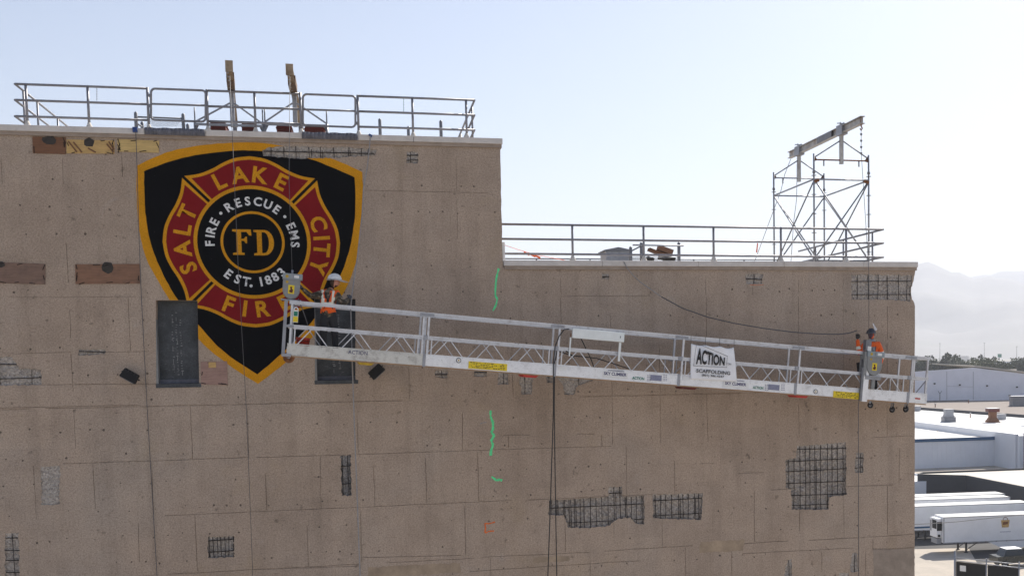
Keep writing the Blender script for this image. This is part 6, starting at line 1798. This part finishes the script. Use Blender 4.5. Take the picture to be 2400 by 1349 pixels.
# ------------------------------------------------------------------ trees, masts and distant town
def crown_mesh(seed, mat, n=1800):
    r = random.Random(seed); mb = MB(); cl = []
    for k in range(16):
        a = r.uniform(0, 6.28); rr = r.uniform(0, .40); h = r.uniform(.28, .92)
        cl.append((Vector((math.cos(a) * rr, math.sin(a) * rr, h)), r.uniform(.10, .20) * (1.15 - .5 * abs(h - .55))))
    for k in range(n):
        c, s = r.choice(cl); v = Vector((r.gauss(0, 1), r.gauss(0, 1), r.gauss(0, 1))).normalized() * s * r.uniform(.6, 1.08)
        p = c + v; t = Vector((r.gauss(0, 1), r.gauss(0, 1), r.gauss(0, .6))).normalized(); w = t.cross(Vector((r.gauss(0, 1), r.gauss(0, 1), r.gauss(0, 1)))).normalized()
        q = r.uniform(.02, .045)
        mb.add([p - t * q, p + w * q * .6, p + t * q, p - w * q * .6], [(0, 1, 2, 3)])
    me = bpy.data.meshes.new('crown'); me.from_pydata([tuple(v) for v in mb.v], [], mb.f); me.materials.append(mat); return me
def trunk_mesh(seed):
    r = random.Random(seed); mb = MB(); mb.tube([(0, 0, 0), (.01, 0, .2), (0, .01, .45), (.01, 0, .75)], [.035, .026, .018, .006], 7)
    for k in range(6):
        a = r.uniform(0, 6.28); z = r.uniform(.22, .5); mb.tube([(0, 0, z), (math.cos(a) * .16, math.sin(a) * .16, z + .15), (math.cos(a) * .28, math.sin(a) * .28, z + .30)], [.013, .008, .003], 5)
    me = bpy.data.meshes.new('trunk'); me.from_pydata([tuple(v) for v in mb.v], [], mb.f); me.materials.append(M['bark']); return me
CR = [crown_mesh(s, M['leaf'] if s % 3 else M['leaf2']) for s in range(5)]; TK = [trunk_mesh(s) for s in range(3)]
rt_ = random.Random(21)
tree_px = [(2150, 852, 480), (2170, 840, 560), (2194, 842, 600), (2216, 838, 560), (2236, 839, 580), (2250, 848, 520), (2268, 845, 540), (2288, 842, 560), (2304, 841, 600), (2318, 847, 560), (2340, 854, 600), (2362, 850, 560), (2384, 837, 640), (2396, 850, 560), (2420, 846, 600)]
TL = ['low bushy tree at the concrete corner beyond the gabled hall', 'dark broad tree left of the platform end', 'tall grey-green tree just right of the platform end', 'tall loose tree left of the gable', 'broad tree beside the tall loose one left of the gable', 'low bushy tree in front of the gable apex', 'dense tree above the left slope of the gable', 'tree directly above the gable apex', 'tall tree just right of the gable apex', 'small tree between the apex and the green road sign', 'low bush under the green road sign', 'bushy tree right of the green road sign', 'tall dark tree near the right edge of the picture', 'low tree at the right edge of the picture', 'last tree, cut by the right edge of the picture']
for k, (px, py, dist) in enumerate(tree_px):
    top = far(px, py, dist); h = max(top.z, 6.0) + 1.0
    wdt = rt_.uniform(.75, 1.25) * h * (1.0 if h < 14 else .8)
    rt = root('deciduous_tree', (top.x, top.y, 0), TL[k], 'tree', 'trees beyond the gabled hall')
    rt.rotation_euler.z = rt_.uniform(0, 6)
    c = link('crown', CR[k % 5], rt); c.scale = (wdt, wdt, h)
    c = link('trunk', TK[k % 3], rt); c.scale = (h * .8, h * .8, h)
for (x, y, dist, lab) in ((2203, 805, 900, 'thin lighting mast on the plain, leftmost of three'), (2307, 804, 900, 'thin lighting mast on the plain, middle of three'), (2383, 812, 900, 'thin lighting mast on the plain, rightmost of three')):
    t = far(x, y, dist); rt = root('lighting_mast', (t.x, t.y, 0), lab, 'mast', 'lighting masts on the plain')
    MB().tube([(t.x, t.y, 0), (t.x, t.y, t.z)], [.25, .12], 6).build('pole', M['galv_dark'], rt); MB().box(t.x - .5, t.x + .5, t.y - .3, t.y + .3, t.z, t.z + .3).build('lamp_head', M['galv'], rt)
t = far(2343, 833, 1300); rt = root('road_sign', (t.x, t.y, 0), 'green highway sign board standing above the trees', 'sign'); rr = Vector((_r0.x, _r0.y, 0)); MB().obox(t - rr * 2.1 - Vector((0, 0, 1.9)), rr * 4.2, Vector((-rr.y, rr.x, 0)) * .2, (0, 0, 3.8)).build('board', M['green'], rt)
MB().tube([(t.x, t.y + .5, 0), (t.x, t.y + .5, t.z)], .35, 6).build('post', M['galv_dark'], rt)
rc = random.Random(17)
for k in range(14):
    px = rc.uniform(2120, 2440); dist = rc.choice((900, 1200, 1500, 2000, 2600, 3400, 4300)) * rc.uniform(.85, 1.15)
    p = far(px, 850, dist); p.z = 0; w = rc.uniform(14, 60); h = rc.uniform(5, 13) + dist * .0015; dp = rc.uniform(10, 30)
    rt = root('distant_building', p, 'small pale building in the hazy plain beyond the trees', 'building', 'buildings scattered over the far plain')
    r_v = Vector((_r0.x, _r0.y, 0)); n_v = Vector((-r_v.y, r_v.x, 0))
    MB().obox(p - r_v * w / 2, r_v * w, n_v * dp, (0, 0, h)).build('wall', M[rc.choice(('greywall', 'bluewall', 'brownroof', 'darkwall', 'beigeroof'))], rt)
    MB().obox(p - r_v * (w / 2 + .4) - n_v * .4 + Vector((0, 0, h + .01)), r_v * (w + .8), n_v * (dp + .8), (0, 0, .6)).build('roof', M[rc.choice(('whiteroof', 'whiteroof', 'beigeroof', 'brownroof'))], rt)

# ------------------------------------------------------------------ mountains and haze
def ridge(name, pts, dist, near, seed, rough):
    az = []
    for x, y in pts:
        v = far(x, y, dist); az.append((math.atan2(v.x - CAM.x, v.y - CAM.y), v.z))
    def prof(a):
        if a <= az[0][0]:
            return az[0][1] * (1 + .18 * mnoise.noise(Vector((a * 9, seed, 0))))
        if a >= az[-1][0]:
            return az[-1][1] * (1 + .18 * mnoise.noise(Vector((a * 9, seed, 0))))
        for (a0, z0), (a1, z1) in zip(az[:-1], az[1:]):
            if a0 <= a <= a1: t = (a - a0) / (a1 - a0); return z0 + (z1 - z0) * t
    mb = MB(); NA, NR = 320, 22; A0, A1 = math.radians(-48), math.radians(66)
    for i in range(NA + 1):
        a = A0 + (A1 - A0) * i / NA; hz = prof(a)
        for j in range(NR + 1):
            t = j / NR; r = near + (dist - near) * t
            x, y = math.sin(a) * r, math.cos(a) * r
            n = mnoise.fractal(Vector((x * .0011, y * .0011, seed)), 0.9, 2.1, 6)
            z = hz * (t ** 1.35) * (1 + rough * n * (1 - t) * 1.5)
            mb.v.append(Vector((CAM.x + x, CAM.y + y, max(z, -5) if j else -5)))
        mb.v.append(Vector((CAM.x + math.sin(a) * (dist + 900), CAM.y + math.cos(a) * (dist + 900), -5)))
    K = NR + 2
    for i in range(NA):
        for j in range(K - 1):
            mb.face((i * K + j, (i + 1) * K + j, (i + 1) * K + j + 1, i * K + j + 1), True)
    return tag(mb.build(name, M['rock'], fix=False), None, None, None, 'structure')
def z1(p): return (2100 + p[0] / 4.497, 600 + p[1] / 4.497)
ridge('mountains', [z1(p) for p in ((150, 110), (220, 70), (280, 80), (300, 68), (340, 60), (390, 75), (440, 105), (500, 130), (560, 170), (620, 172), (680, 170), (730, 195), (790, 240), (830, 242), (880, 238), (940, 220), (1000, 210), (1050, 215), (1090, 235), (1150, 230), (1230, 240), (1290, 270), (1349, 295), (1500, 330))], 9000, 5200, 4.0, .7)
ridge('far_mountains', [z1(p) for p in ((600, 260), (790, 225), (880, 195), (1000, 200), (1060, 170), (1150, 155), (1230, 165), (1320, 150), (1420, 180), (1500, 160))], 12200, 9900, 9.0, .4)
hz_m = bpy.data.materials.new('haze_air'); hz_m.use_nodes = True
hn = hz_m.node_tree
for n in list(hn.nodes): hn.nodes.remove(n)
pvn = hn.nodes.new('ShaderNodeVolumePrincipled'); pvn.inputs['Color'].default_value = (0.82, 0.855, 0.94, 1); pvn.inputs['Density'].default_value = 0.00016; pvn.inputs['Anisotropy'].default_value = 0.15
ho = hn.nodes.new('ShaderNodeOutputMaterial'); hn.links.new(pvn.outputs[0], ho.inputs['Volume'])
hb = B + 200
tag(MB().box(-hb, hb, -hb, hb, -8, 960).build('haze', hz_m), None, None, None, 'stuff')
